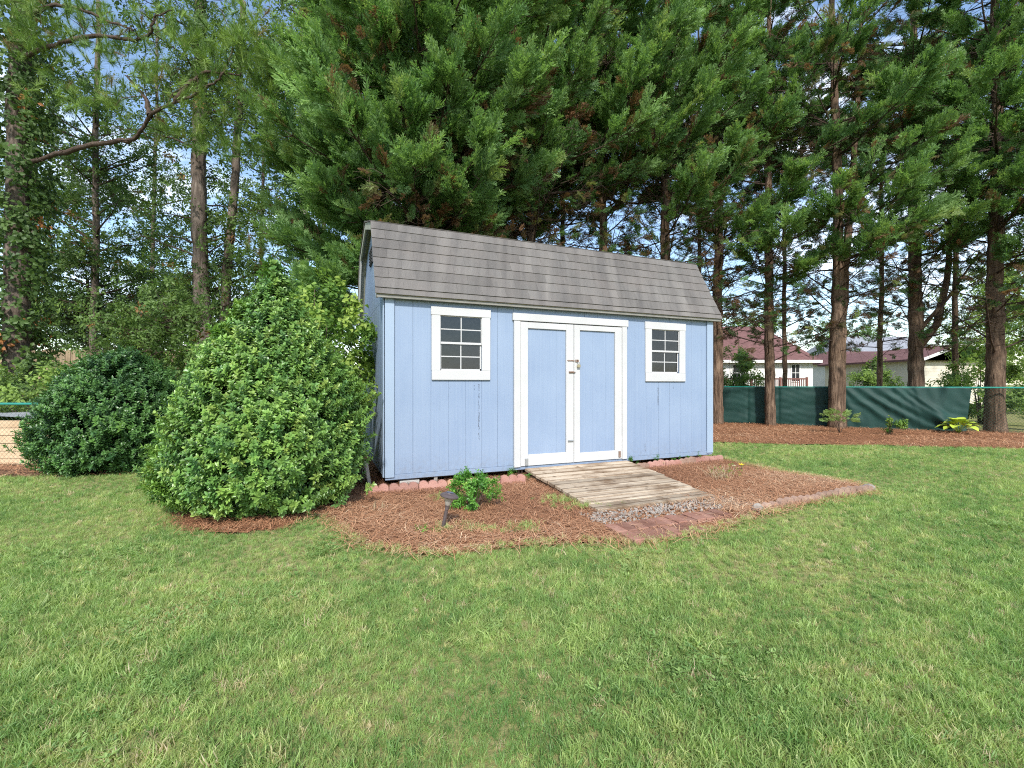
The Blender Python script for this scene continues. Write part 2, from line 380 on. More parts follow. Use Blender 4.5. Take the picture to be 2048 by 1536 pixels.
def nrm(v): return v / (np.linalg.norm(v, axis=-1, keepdims=True) + 1e-9)
def eul(dirs, twist=None, upx=None):
    z = nrm(dirs); n = len(z)
    if upx is None:
        a = rng.normal(size=(n, 3))
    else: a = upx
    x = nrm(a - (a * z).sum(1, keepdims=True) * z); y = np.cross(z, x)
    return np.stack([np.arctan2(y[:, 2], z[:, 2]), -np.arcsin(np.clip(x[:, 2], -1, 1)), np.arctan2(x[:, 1], x[:, 0])], 1)

def scatter(name, src, pts, dirs, scl, tint, parent=None, upx=None):
    ng, nv = SRC[src]; pts = np.asarray(pts, np.float32); n = len(pts)
    me = bpy.data.meshes.new(name); me.vertices.add(n); me.vertices.foreach_set('co', pts.ravel())
    def attr(nm, ty, dat):
        a = me.attributes.new(nm, ty, 'POINT'); a.data.foreach_set('vector' if ty == 'FLOAT_VECTOR' else 'value', np.ascontiguousarray(dat).ravel())
    attr('rot', 'FLOAT_VECTOR', eul(np.asarray(dirs, float), upx=upx).astype(np.float32))
    attr('scl', 'FLOAT', np.broadcast_to(scl, (n,)).astype(np.float32)); attr('tint', 'FLOAT', np.clip(np.broadcast_to(tint, (n,)), 0, 1).astype(np.float32))
    attr('idx', 'INT', rng.integers(0, nv, n).astype(np.int32))
    o = bpy.data.objects.new(name, me); COL.objects.link(o)
    if parent: o.parent = parent
    md = o.modifiers.new('scatter', 'NODES'); md.node_group = ng; o['kind'] = 'stuff'
    return o

def leaf(mb, base, d, up, L, W, fold=.25, droop=.15):
    d = d / np.linalg.norm(d); s = np.cross(d, up); s /= np.linalg.norm(s) + 1e-9; n = np.cross(s, d)
    b = np.asarray(base, float); m1 = b + d * L * .38 - n * 0; m2 = b + d * L * .72 - n * droop * L * .4; t = b + d * L - n * droop * L
    V = [b, m1 + s * W * .5 + n * fold * W, m1, m1 - s * W * .5 + n * fold * W, m2 + s * W * .38 + n * fold * W * .7, m2, m2 - s * W * .38 + n * fold * W * .7, t]
    mb.add(V, [[1, 2, 5, 4], [2, 3, 6, 5]], [[0, 2, 1], [0, 3, 2], [4, 5, 7], [5, 6, 7]])

def sources():
    R = np.random.default_rng(3)
    # flat feathery cypress spray, axis +Z, about 1 long
    ms = []
    for k in range(6):
        mb = MB()
        def blade(p, d, L, W, nrmv):
            s = np.cross(d, nrmv); s /= np.linalg.norm(s) + 1e-9
            mb.add([p - s * W * .5, p + d * L * .45 - s * W * .75, p + d * L, p + d * L * .45 + s * W * .75], [[0, 1, 2, 3]])
        bend = R.normal(0, .12, 2)
        ax = lambda t: np.array([bend[0] * t * t, bend[1] * t * t, t])
        nS = 11
        for i in range(nS):
            t = .06 + .9 * i / nS; Ls = (.46 * (1 - t) ** .75 + .10) * R.uniform(.8, 1.15)
            for sg in (-1, 1):
                a = R.uniform(.45, .8); tw = R.normal(0, .55)
                d = np.array([sg * math.sin(a) * math.cos(tw), math.sin(a) * math.sin(tw), math.cos(a)])
                p = ax(t + R.uniform(-.03, .03)); nv = nrm(np.array([R.normal(0, .5), 1, R.normal(0, .5)]))
                blade(p, d, Ls, .028, nv)
                nn = max(2, int(Ls / .09))
                for q in range(nn):
                    u = (q + .7) / nn
                    for s2 in (-1, 1):
                        side = np.cross(d, nv); d2 = nrm(d * .8 + side * s2 * .6 + np.array([0, R.normal(0, .3), .15]))
                        blade(p + d * Ls * u * .9, d2, .13 * (1.15 - u) + .05, .026, nrm(nv + R.normal(0, .35, 3)))
        blade(ax(.7), np.array([bend[0], bend[1], 1.]), .32, .04, np.array([0, 1., 0]))
        ms.append(mb.mesh('cypress_spray'))
    src_coll('cypress_spray', ms, 'cypress_leaf')
    # twig with broad leaves (deciduous), radius about .5
    def twig(nm, n, L, W, spread, mname, k=5, stem=True):
        ms = []
        for _ in range(k):
            mb = MB(); pth = [np.zeros(3)]
            for i in range(4): pth.append(pth[-1] + np.array([R.normal(0, .06), R.normal(0, .06), .22]))
            pth = np.array(pth)
            if stem: mb.tube(pth, [.012, .010, .008, .006, .004], 3, False)
            for i in range(n):
                t = R.uniform(.15, 1) * 3.99; j = int(t); b = pth[j] + (pth[j + 1] - pth[j]) * (t - j)
                a = R.uniform(0, 6.283); d = np.array([math.cos(a), math.sin(a), R.normal(.25, .35)]); off = d * R.uniform(.0, spread)
                leaf(mb, b + off, d, nrm(np.array([R.normal(0, .5), R.normal(0, .5), 1.])), L * R.uniform(.7, 1.2), W * R.uniform(.8, 1.15), R.uniform(.0, .3), R.uniform(0, .4))
            ms.append(mb.mesh(nm))
        src_coll(nm, ms, mname)
    twig('leafy_twig', 18, .24, .13, .22, 'leaf_green')
    twig('pale_twig', 12, .30, .20, .18, 'pale_leaf')
    twig('ivy_twig', 16, .24, .19, .3, 'leaf_green', stem=False)
    twig('bright_twig', 16, .26, .13, .08, 'bright_leaf')
    # pine tuft
    ms = []
    for k in range(4):
        mb = MB(); mb.tube([[0, 0, -.4], [0, 0, .45]], [.03, .02], 3, False)
        for i in range(70):
            a = R.uniform(0, 6.283); e = R.uniform(.25, 1.25); b = np.array([0, 0, R.uniform(-.3, .45)])
            d = np.array([math.cos(a) * math.sin(e), math.sin(a) * math.sin(e), math.cos(e)]); s = np.cross(d, [0, 0, 1.]); s = s / np.linalg.norm(s) * .014
            L = R.uniform(.5, .8); tip = b + d * L + np.array([0, 0, -.06]); mb.add([b - s, b + s, tip], None, [[0, 1, 2]])
        ms.append(mb.mesh('pine_tuft'))
    src_coll('pine_tuft', ms, 'pine_needle')
    # holly shoot: upright stem with whorled elliptic leaves, about 1 tall
    ms = []
    for k in range(6):
        mb = MB(); mb.tube([[0, 0, -.3], [R.normal(0, .04), R.normal(0, .04), .5], [R.normal(0, .08), R.normal(0, .08), 1]], [.025, .02, .012], 3, False)
        n = 17
        for i in range(n):
            t = i / n; a = i * 2.4 + R.normal(0, .3); el = .15 + .75 * t + R.normal(0, .15)
            d = np.array([math.cos(a) * math.cos(el), math.sin(a) * math.cos(el), math.sin(el)])
            leaf(mb, np.array([0, 0, -.15 + 1.05 * t]), d, np.array([-d[0] * d[2], -d[1] * d[2], 1. - d[2] * d[2] + .2]), (.52 - .2 * t) * R.uniform(.8, 1.15), .21 * R.uniform(.85, 1.1), .22, R.uniform(.0, .3))
        ms.append(mb.mesh('holly_shoot'))
    src_coll('holly_shoot', ms, 'holly_leaf')
    # grass tuft, unit = metre
    ms = []
    for k in range(8):
        mb = MB(); nb = 34
        for i in range(nb):
            a = R.uniform(0, 6.283); r = R.uniform(0, .04); b = np.array([math.cos(a) * r, math.sin(a) * r, -.004]); az = R.uniform(0, 6.283)
            L = R.uniform(.022, .05) * (1.5 if R.random() < .07 else 1); lean = R.uniform(.2, 1.35); dh = np.array([math.cos(az), math.sin(az), 0])
            p1 = b + dh * L * .5 * math.sin(lean * .5) + np.array([0, 0, L * .5 * math.cos(lean * .5)]); p2 = p1 + dh * L * .5 * math.sin(lean * 1.3) + np.array([0, 0, L * .5 * math.cos(lean * 1.3)])
            f = R.uniform(0, 6.283); s = np.array([math.cos(f), math.sin(f), 0]) * R.uniform(.0010, .0019)
            mb.add([b - s, b + s, p1 + s, p1 - s, p2], [[0, 1, 2, 3]], [[3, 2, 4]])
        ms.append(mb.mesh('grass_tuft'))
    src_coll('grass_tuft', ms, 'grass_blade')
    ms = []
    for k in range(4):      # creeping broad-leaved weed
        mb = MB()
        for i in range(16):
            a = R.uniform(0, 6.283); r = R.uniform(0, .05); d = np.array([math.cos(a + R.normal(0, .8)), math.sin(a + R.normal(0, .8)), R.uniform(.1, .9)])
            leaf(mb, [math.cos(a) * r, math.sin(a) * r, R.uniform(.005, .025)], d, np.array([0, 0, 1.]), R.uniform(.02, .035), R.uniform(.009, .014), .15, .2)
        ms.append(mb.mesh('clover_tuft'))
    src_coll('clover_tuft', ms, 'grass_blade')
sources()

# ------------------------------------------------------------------ ground
def sstep(a, b, x): t = np.clip((x - a) / (b - a), 0, 1); return t * t * (3 - 2 * t)
def gz(x, y):
    x = np.asarray(x, float); y = np.asarray(y, float)
    return -.13 * sstep(5.9, 7.0, y) * sstep(-4.2, -5.6, x) + .012 * np.sin(x * 1.3 + .4) * np.sin(y * 1.1) * sstep(12, 4, np.abs(y))
def inpoly(x, y, poly):
    x = np.asarray(x); y = np.asarray(y); r = np.zeros(x.shape, bool); n = len(poly)
    for i in range(n):
        x0, y0 = poly[i][:2]; x1, y1 = poly[(i + 1) % n][:2]
        if y0 == y1: continue
        c = ((y0 > y) != (y1 > y)) & (x < (x1 - x0) * (y - y0) / (y1 - y0) + x0); r ^= c
    return r
def grid_mesh(xs, ys, zf):
    X, Y = np.meshgrid(xs, ys); V = np.stack([X, Y, zf(X, Y)], -1).reshape(-1, 3); nx = len(xs); i = np.arange(len(ys) - 1)[:, None] * nx; j = np.arange(nx - 1)[None]
    return V, np.stack([i + j, i + j + 1, i + nx + j + 1, i + nx + j], -1).reshape(-1, 4)
xs = np.concatenate([[-600, -250, -100, -50, -30, -20], np.arange(-15, 15.01, .25), [20, 30, 50, 100, 250, 600]])
ys = np.concatenate([[-300, -60, -20, -8], np.arange(-4, 18.01, .25), [22, 30, 45, 70, 120, 250, 600, 1200]])
V, Q = grid_mesh(xs, ys, gz); ground = MB().add(V, Q).build('ground', 'lawn_soil', smooth=True, fixn=False); tag(ground, 'green lawn soil stretching back under the trees', kind='structure')

BED = [gnd(*p) for p in [(655, 1046), (690, 1072), (740, 1096), (830, 1111), (900, 1112), (960, 1102), (1020, 1096), (1120, 1089), (1200, 1089), (1270, 1087), (1330, 1082),
                         (1400, 1068), (1480, 1051), (1512, 1034), (1600, 1016), (1690, 1001), (1745, 989), (1722, 972), (1650, 960), (1560, 946), (1485, 930), (1440, 916)]]
BED += [loc2w(4.95, .6), loc2w(4.8, 2.5), loc2w(-.2, 2.6), loc2w(-.75, 2.0), loc2w(-.8, .6), loc2w(-.55, -.4)]
BEDH = [gnd(*p) for p in [(352, 1052), (400, 1066), (470, 1070), (560, 1062), (600, 1046)]] + [np.array([-1.55, 4.2, 0]), np.array([-1.6, 5.2, 0]), np.array([-2.6, 5.3, 0]), np.array([-3.4, 4.7, 0])]
BEDR = [np.array(p) for p in [(3.2, 9.2, 0), (4.6, 8.78, 0), (6.0, 8.6, 0), (7.6, 8.35, 0), (9.0, 8.1, 0), (11.5, 7.9, 0), (15, 7.6, 0), (15, 9.6, 0), (12, 10.7, 0), (6.2, 13.9, 0), (2.5, 15, 0), (-3.5, 14, 0), (-3.5, 9.0, 0), (.5, 9.4, 0)]]
BEDL = [np.array(p) for p in [(-11, 5.55, 0), (-7.0, 5.5, 0), (-6.3, 5.62, 0), (-5.6, 5.65, 0), (-4.9, 5.85, 0), (-4.3, 6.3, 0), (-4.2, 7.3, 0), (-11, 7.3, 0)]]
def bed(name, poly, m, lift, step, label):
    P = np.array(poly); xs = np.arange(P[:, 0].min(), P[:, 0].max() + step, step); ys = np.arange(P[:, 1].min(), P[:, 1].max() + step, step)
    V, Q = grid_mesh(xs, ys, lambda x, y: gz(x, y) + lift + .007 * np.sin(x * 3.1 + y) * np.sin(y * 3.7 - x) + .006 * np.sin(x * 9) * np.cos(y * 8))
    cx = V[Q].mean(1); k = inpoly(cx[:, 0], cx[:, 1], P); Q = Q[k]; u, inv = np.unique(Q, return_inverse=True)
    o = MB().add(V[u], inv.reshape(-1, 4)).build(name, m, smooth=True, fixn=False); tag(o, label, kind='structure'); return o
bed('front_bed', BED, 'straw_base', .014, .06, 'pine straw bed in front of the blue shed')
bed('shrub_bed', BEDH, 'straw_base', .014, .08, 'pine straw bed under the big holly bush')
bed('tree_bed', BEDR, 'straw_base', .014, .15, 'pine straw bed under the cypress row')
bed('dirt_bed', BEDL, 'dirt', .014, .12, 'bare brown earth at the left chain link fence')

def straw(name, poly, n, L0, L1, wd, label, ymax=1e9, zoff=.018):
    P = np.array(poly); x0, x1, y0, y1 = P[:, 0].min(), P[:, 0].max(), P[:, 1].min(), min(P[:, 1].max(), ymax)
    x = rng.uniform(x0 - .1, x1 + .1, n * 6); y = rng.uniform(y0 - .1, y1, n * 6)
    jx, jy = x + rng.normal(0, .075, len(x)), y + rng.normal(0, .075, len(x)); ls_, lt_ = (x - SX) * CU[0] + (y - SY) * CU[1], (x - SX) * CV[0] + (y - SY) * CV[1]; thin = (ls_ > 1.4) & (ls_ < 2.75) & (lt_ < -1.7) & (lt_ > -2.5) & (rng.random(len(x)) < .75); k = np.where(inpoly(jx, jy, P) & ~thin)[0][:n]; x, y = x[k], y[k]; n = len(x)
    a = rng.uniform(0, 2 * np.pi, n) * .5 + np.sin(x * 2.3) * 1.2 + np.cos(y * 3.1); a = np.where(rng.random(n) < .72, a, rng.uniform(0, 6.283, n))
    L = rng.uniform(L0, L1, n); d = np.stack([np.cos(a), np.sin(a), rng.normal(0, .12, n)], 1); s = np.stack([-np.sin(a), np.cos(a), np.zeros(n)], 1) * (wd * rng.uniform(.7, 1.3, n))[:, None]
    c = np.stack([x, y, gz(x, y) + zoff + rng.uniform(0, .03, n)], 1); up = np.array([0, 0, 1.]) * rng.uniform(0, .02, n)[:, None]; cv = s / wd * rng.normal(0, .018, n)[:, None]
    V = np.stack([c - d * L[:, None] / 2 - s, c - d * L[:, None] / 2 + s, c + up + cv - s, c + up + cv + s, c + d * L[:, None] / 2 - s * .6, c + d * L[:, None] / 2 + s * .6], 1).reshape(-1, 3)
    i = np.arange(n)[:, None] * 6; Q = np.concatenate([i + np.array([[0, 1, 3, 2]]), i + np.array([[2, 3, 5, 4]])], 1).reshape(-1, 4)
    o = MB().add(V, Q).build(name, 'straw', fixn=False)
    patch = .5 + .28 * np.sin(x * 1.9 + 1) * np.cos(y * 2.3) + .2 * np.sin(x * .8 - y * 1.4); t = np.clip(rng.normal(.1, .18, n) + patch * .62, 0, 1)
    at_ = o.data.attributes.new('tint', 'FLOAT', 'FACE'); at_.data.foreach_set('value', np.repeat(t, 2).astype(np.float32))
    tag(o, label, kind='stuff'); return o
straw('pine_straw', BED, 46000, .10, .24, .0016, 'loose brown pine straw covering the bed by the shed', ymax=6.8)
straw('pine_straw', BEDH, 7000, .06, .17, .0017, 'loose pine straw around the big holly bush')
straw('pine_straw', BEDR, 26000, .09, .24, .0035, 'loose reddish pine straw under the cypress row', ymax=13.5)
straw('pine_straw', BEDL, 5000, .08, .2, .003, 'scattered pine straw by the left chain link fence')

# lawn
def lawn():
    pts = []
    for (y0, y1, sp) in ((.4, 2.6, .030), (2.6, 4.5, .040), (4.5, 9.6, .058)):
        xm0, xm1 = -1.35 * y1 - 1.2, 1.35 * y1 + 1.2
        nx = int((xm1 - xm0) / sp); ny = int((y1 - y0) / sp); X, Y = np.meshgrid(np.linspace(xm0, xm1, nx), np.linspace(y0, y1, ny))
        X = (X + rng.uniform(-.6, .6, X.shape) * sp).ravel(); Y = (Y + rng.uniform(-.6, .6, Y.shape) * sp).ravel()
        k = np.abs(X) < 1.3 * Y + 1.2; pts.append(np.stack([X[k], Y[k]], 1))
    P = np.vstack(pts); x, y = P[:, 0], P[:, 1]; wob = rng.normal(0, .022, (2, len(x)))
    bad = np.zeros(len(x), bool)
    for b in (BED, BEDH, BEDR, BEDL): bad |= inpoly(x + wob[0], y + wob[1], b)
    bad |= (y > 8.9) | (x < -9) | ((x < -3.6) & (y > 6.4))
    sh = np.array([w2loc(p) for p in P]); bad |= (sh[:, 0] > -.1) & (sh[:, 0] < SL) & (sh[:, 1] > -.3) & (sh[:, 1] < SW + .2)
    P = P[~bad]; x, y = P[:, 0], P[:, 1]; n = len(P)
    f = lambda sx, sy, ph: np.sin(x * sx + ph + 1.3 * np.sin(y * sy * .7)) * np.cos(y * sy - ph * .5 + 1.1 * np.sin(x * sx * .6))
    t = .44 + .11 * f(1.3, 1.7, .3) + .10 * f(3.3, 2.9, 1.7) + .10 * f(7.1, 6.3, .9) + rng.normal(0, .16, n)
    t = np.where(rng.random(n) < .035, rng.uniform(.8, 1, n), t)
    green = np.exp(-(((x - 3.6) / 1.6) ** 2 + ((y - 6.1) / .8) ** 2)); t -= .12 * green
    z = gz(x, y) + .002
    d = np.stack([rng.normal(0, .22, n), rng.normal(0, .22, n), np.ones(n)], 1)
    s = .88 * rng.uniform(.7, 1.25, n) * (1 + .25 * f(2.1, 2.6, 2.2)) * np.where(y > 4.5, 1.15, 1.0)
    big = rng.uniform([-4, 1.2], [4.5, 5.5], (46, 2)); m_ = np.zeros(n, bool)      # clumps of coarser, lighter grass
    for c in big: m_ |= np.hypot(x - c[0], y - c[1]) < rng.uniform(.04, .16)
    m_ &= rng.random(n) < .6; s = np.where(m_, s * 1.5, s); t = np.where(m_, t * .4 + .42, t); d = d + m_[:, None] * rng.normal(0, .35, (n, 3)) * np.array([1, 1, 0])
    o = scatter('grass', 'grass_tuft', np.stack([x, y, z], 1), d, s, t); tag(o, 'short green lawn grass with paler dry blades', kind='stuff')
    # creeping weeds among the grass
    cl = rng.uniform([-4.5, 1.6], [4.5, 6], (60, 2)); q = []
    for c in cl: q.append(c + rng.normal(0, rng.uniform(.06, .2), (rng.integers(14, 50), 2)))
    q = np.vstack(q); k = ~(inpoly(q[:, 0], q[:, 1], BED) | inpoly(q[:, 0], q[:, 1], BEDH)); q = q[k]; n = len(q)
    o = scatter('clover', 'clover_tuft', np.stack([q[:, 0], q[:, 1], gz(q[:, 0], q[:, 1]) + .012], 1), np.stack([rng.normal(0, .2, n), rng.normal(0, .2, n), np.ones(n)], 1), rng.uniform(.4, .8, n), rng.normal(.3, .12, n))
    tag(o, 'low broad leaved weeds creeping through the lawn', kind='stuff')
lawn()

# dry tan grass along the edge of the straw bed
def dry_edge():
    E = np.array([p[:2] for p in BED[:22]]); n = 700; q = []
    for i in range(len(E) - 1):
        m = int(np.linalg.norm(E[i + 1] - E[i]) / .012); t = rng.random((m, 1)); q.append(E[i] + (E[i + 1] - E[i]) * t + rng.normal(0, .035, (m, 2)))
    q = np.vstack(q); q = q[rng.random(len(q)) < .5 + .5 * np.exp(-((q[:, 0] + .9) / .4) ** 2)]; n = len(q)
    o = scatter('dry_grass', 'grass_tuft', np.stack([q[:, 0], q[:, 1], np.full(n, .025)], 1), np.stack([rng.normal(0, .4, n), rng.normal(0, .4, n), np.ones(n)], 1), rng.uniform(.6, 1.1, n), rng.uniform(.6, 1., n))
    tag(o, 'dry tan grass fringe along the straw bed edge', kind='stuff')
    q = np.vstack([rng.normal(gnd(1235, 985)[:2] * 0 + gnd(1120, 1003)[:2], (.10, .12), (40, 2)), rng.normal(gnd(890, 1064)[:2], (.08, .06), (18, 2)), rng.normal(gnd(955, 1066)[:2], (.1, .05), (18, 2)), rng.normal(gnd(1050, 1065)[:2], (.1, .06), (20, 2)), rng.normal(gnd(880, 1000)[:2], (.06, .06), (10, 2)), rng.normal(gnd(1180, 1020)[:2], (.15, .05), (26, 2))]); n = len(q)
    o = scatter('sparse_grass', 'grass_tuft', np.stack([q[:, 0], q[:, 1], np.full(n, .03)], 1), np.stack([rng.normal(0, .5, n), rng.normal(0, .5, n), np.ones(n)], 1), rng.uniform(.8, 1.3, n), rng.uniform(.3, .95, n))
    tag(o, 'thin straggly grass growing through the pine straw', kind='stuff')
dry_edge()

# ------------------------------------------------------------------ the shed
def minus(rects, h):
    o = []
    for (a, b, c, d) in rects:
        e, f, g, k = h
        if e >= b or f <= a or g >= d or k <= c: o.append((a, b, c, d)); continue
        if a < e: o.append((a, e, c, d))
        if f < b: o.append((f, b, c, d))
        x0, x1 = max(a, e), min(b, f)
        if c < g: o.append((x0, x1, c, g))
        if k < d: o.append((x0, x1, k, d))
    return o

def build_shed():
    sh = empty('garden_shed', (SX, SY, 0), TH, 'blue wooden garden shed with white trim and grey shingled barn roof', 'shed')
    S, Z = wall_s, wall_z
    win = []
    for (gx0, gx1, gy0, gy1, tx0, tx1, ty0, ty1) in ((879, 963, 633, 742, 861, 980, 617, 760), (1300.7, 1356.7, 660, 747, 1287.8, 1368.6, 646, 763)):
        c = (gx0 + gx1) / 2
        win.append((S(gx0), S(gx1), Z(c, gy1), Z(c, gy0), S(tx0), S(tx1), Z(c, ty1), Z(c, ty0)))
    DX0, DXM, DX1 = S(1039), S(1145.4), S(1241.2); DZ0, DZ1 = ZB + .012, Z(1140, 649)
    JX0, JX1 = S(1026), S(1250.8); HX0, HX1 = S(1023.4), S(1253); HZ0, HZ1 = Z(1140, 648), Z(1140, 634)
    holes = [(w_[0], w_[1], w_[2], w_[3]) for w_ in win] + [(DX0, DX1, ZB - .01, DZ1)]
    # front wall: backing sheet plus separate grooved boards
    fw = MB()
    rs = [(0, SL, ZB, ZT)]
    for h in holes: rs = minus(rs, h)
    for (a, b, c, d) in rs: fw.box(a, b, .0, .02, c, d)
    fwo = fw.build('front_wall', 'blue_paint', sh)
    a = .1; i = 0
    while a < SL - .12:
        wdt = min(.2032, SL - .115 - a); g = .0012 if i % 6 else .004
        rr = [(a + g / 2, a + wdt - g / 2, ZB + .028, ZT)]
        for h in holes: rr = minus(rr, h)
        for (p, q, c, d) in rr:
            if q - p > .012: MB().box(p, q, -.012, -.0005, c, d).build('siding_board', 'blue_paint', fwo, bevel=.0012)
        a += wdt; i += 1
    MB().box(.0, SL, -.018, -.0006, ZB - .03, ZB + .026).build('base_trim', 'blue_paint', sh, bevel=.002)
    for (a, b) in ((-.005, .097), (SL - .115, SL + .003)):
        MB().box(a, b, -.034, -.0125, ZB - .002, ZT + .002).build('corner_trim', 'blue_trim', sh, bevel=.003)
    # gable walls (left and right), grooved boards
    eave_y, br_y, br_z, rid_z = -.10, .42, 3.06, 3.31
    prof = lambda y: (ZT + .0 + (min(y, SW - y) + .0) / .42 * (br_z - ZT - .06)) if min(y, SW - y) < .42 else (br_z - .06 + (min(y, SW - y) - .42) / .8 * (rid_z - br_z))
    for side, xw in (('left', 0.0), ('right', SL)):
        sg = -1 if side == 'left' else 1
        x0, x1 = (xw + .001, xw + .02) if sg < 0 else (xw - .02, xw - .001)
        poly = [(0.021, ZB), (SW - .021, ZB), (SW - .021, ZT), (SW - .42, br_z - .06), (SW / 2, rid_z - .06), (.42, br_z - .06), (.021, ZT)]
        gw = MB().prism(poly, 'x', x0, x1).build('gable_wall', 'blue_paint', sh)
        y = 0.022
        while y < SW - .03:
            y1 = min(y + .2032, SW - .022); g = .003
            xa, xb = (xw - .011, xw + .0005) if sg < 0 else (xw - .0005, xw + .011)
            MB().box(xa, xb, y + g, y1 - g, ZB + .002, ZT - .03).build('siding_board', 'blue_paint', gw)
            yy = [y + g, y1 - g]; tops = [(t, prof(t)) for t in yy]
            mids = [t for t in (.42, SW / 2, SW - .42) if yy[0] < t < yy[1]]
            pl = [(yy[0], ZT - .026), (yy[1], ZT - .026)] + [(t, prof(t)) for t in [yy[1]] + mids[::-1] + [yy[0]]]
            MB().prism(pl, 'x', xa, xb).build('siding_board', 'blue_paint', gw)
            y = y1
        if sg < 0:
            for (ya, yb) in ((-.034 + .022, .07), (SW - .09, SW + .01)):
                MB().box(-.024, -.0115, ya, yb, ZB, ZT - .01).build('corner_trim', 'blue_trim', sh, bevel=.003)
    MB().box(.021, SL - .021, SW - .02, SW, ZB, ZT).build('back_wall', 'blue_paint', sh)
    MB().box(.022, SL - .022, .021, SW - .021, .09, ZB - .001).build('floor_frame', 'shed_skid', sh)
    MB().box(.03, SL - .03, .022, SW - .022, ZB, ZB + .02).build('floor', 'dark_inside', sh)
    for y in (.30, 1.2, 2.1): MB().box(.05, SL - .05, y, y + .09, .03, .09).build('skid', 'shed_skid', sh)
    for y in (.0225,):   # dark inner lining behind the front wall so that no daylight leaks in at the corners
        pass
    # gable vent
    vt = MB().box(-.028, -.0115, SW / 2 - .16, SW / 2 + .16, 2.76, 2.98).build('vent', 'dark_inside', sh, bevel=.003)
    for k in range(5): MB().box(-.036, -.0285, SW / 2 - .15, SW / 2 + .15, 2.775 + k * .04, 2.79 + k * .04).build('slat', 'dark_inside', vt)
    # roof deck (gambrel), shingles, fascia
    o_ = .10
    pr_out = [(eave_y, 2.135), (br_y, br_z), (SW / 2, rid_z), (SW - br_y, br_z), (SW - eave_y, 2.135)]
    def off(pts, d):
        res = []
        for i, (y, z) in enumerate(pts):
            ns = []
            for j in (i - 1, i):
                if 0 <= j < len(pts) - 1:
                    dy, dz = pts[j + 1][0] - pts[j][0], pts[j + 1][1] - pts[j][1]; l = math.hypot(dy, dz); ns.append((dz / l, -dy / l))
            ny, nz_ = sum(n[0] for n in ns) / len(ns), sum(n[1] for n in ns) / len(ns); l2 = ny * ny + nz_ * nz_
            res.append((y + ny * d / l2, z + nz_ * d / l2))
        return res
    inn = off(pr_out, .022)
    dk = MB()
    for i in range(4):
        q = [pr_out[i], pr_out[i + 1], inn[i + 1], inn[i]]; dk.prism(q, 'x', -o_, SL + o_)
    roof = dk.build('roof', 'olive_primer', sh)
    phi = math.atan2(br_z - 2.135, br_y - eave_y); Ls = math.hypot(br_z - 2.135, br_y - eave_y)
    phi2 = math.atan2(rid_z - br_z, SW / 2 - br_y); Lu = math.hypot(rid_z - br_z, SW / 2 - br_y)
    W = .3048; EX = .1455
    def tab_mesh(w_, l_):
        return MB().box(0.0007, w_ - .0007, 0, l_, 0, .007).mesh('shingle')
    cache = {}
    def course(y, z, ph, l_, odd, lift, seed):
        x = -o_ - .012 - (W / 2 if odd else 0); r = random.Random(seed)
        while x < SL + o_ + .012:
            a_ = max(x, -o_ - .012); b_ = min(x + W, SL + o_ + .012)
            if b_ - a_ > .02:
                key = (round(b_ - a_, 3), round(l_, 3))
                if key not in cache:
                    cache[key] = tab_mesh(*key); cache[key].materials.append(M['asphalt_shingle'])
                o = bpy.data.objects.new('shingle', cache[key]); COL.objects.link(o); o.parent = roof
                j = r.uniform(-.003, .003)
                o.location = (a_, y + j * math.cos(ph) - lift * math.sin(ph), z + j * math.sin(ph) + lift * math.cos(ph)); o.rotation_euler = (ph - .055, 0, r.uniform(-.004, .004) * 0)
            x += W
    k = 0; d = .068
    while d < Ls - .02:
        l_ = min(EX + .03, Ls - d + .002); course(eave_y + d * math.cos(phi), 2.135 + d * math.sin(phi), phi, l_, k % 2, .0115, k); d += EX; k += 1
    d = -.012; k = 20
    while d < Lu - .02:
        l_ = min(EX + .03, Lu - d); course(br_y + d * math.cos(phi2), br_z + d * math.sin(phi2), phi2, l_, k % 2, .0125, k); d += EX; k += 1
    # starter strip folded over the drip edge, the rear shingles, the ridge cap
    MB().box(-o_ - .014, SL + o_ + .014, -.006, .095, .001, .0065, Matrix.Translation((0, eave_y, 2.135)) @ Matrix.Rotation(phi, 4, 'X')).build('starter_strip', 'asphalt_shingle', roof)
    rear = MB()
    for (y0, z0, ph, LL) in ((SW - eave_y, 2.135, math.pi - phi, Ls), (SW - br_y, br_z, math.pi - phi2, Lu)):
        d = 0
        while d < LL - .02:
            Mx = Matrix.Translation((0, y0 + d * math.cos(ph), z0 + d * math.sin(ph))) @ Matrix.Rotation(ph, 4, 'X')
            rear.box(-o_ - .012, SL + o_ + .012, 0, min(EX, LL - d), -.013, -.002, Mx); d += EX
    rr = rear.build('rear_shingles', 'asphalt_shingle', roof); rr['kind'] = 'stuff'
    rc = MB()
    for k in range(24):
        x = -o_ - .012 + k * (SL + 2 * o_ + .024) / 24; xe = x + (SL + 2 * o_ + .024) / 24 + .01
        for s in (-1, 1):
            Mx = Matrix.Translation((0, SW / 2, rid_z + .018)) @ Matrix.Rotation(-s * phi2 if s > 0 else phi2, 4, 'X')
            rc.box(x, min(xe, SL + o_ + .012), 0 if s > 0 else -.13, .13 if s > 0 else 0, 0, .006 + .001 * (k % 2), Mx)
    rc.build('ridge_cap', 'asphalt_shingle', roof)
    # fascia under the front eave, and rake boards
    MB().box(-o_ + .002, SL + o_ - .002, eave_y + .012, eave_y + .034, 2.092, 2.128).build('fascia', 'fascia_paint', sh, bevel=.003)
    MB().box(.0, SL, eave_y + .036, -.036, 2.105, 2.118).build('soffit', 'olive_primer', sh)
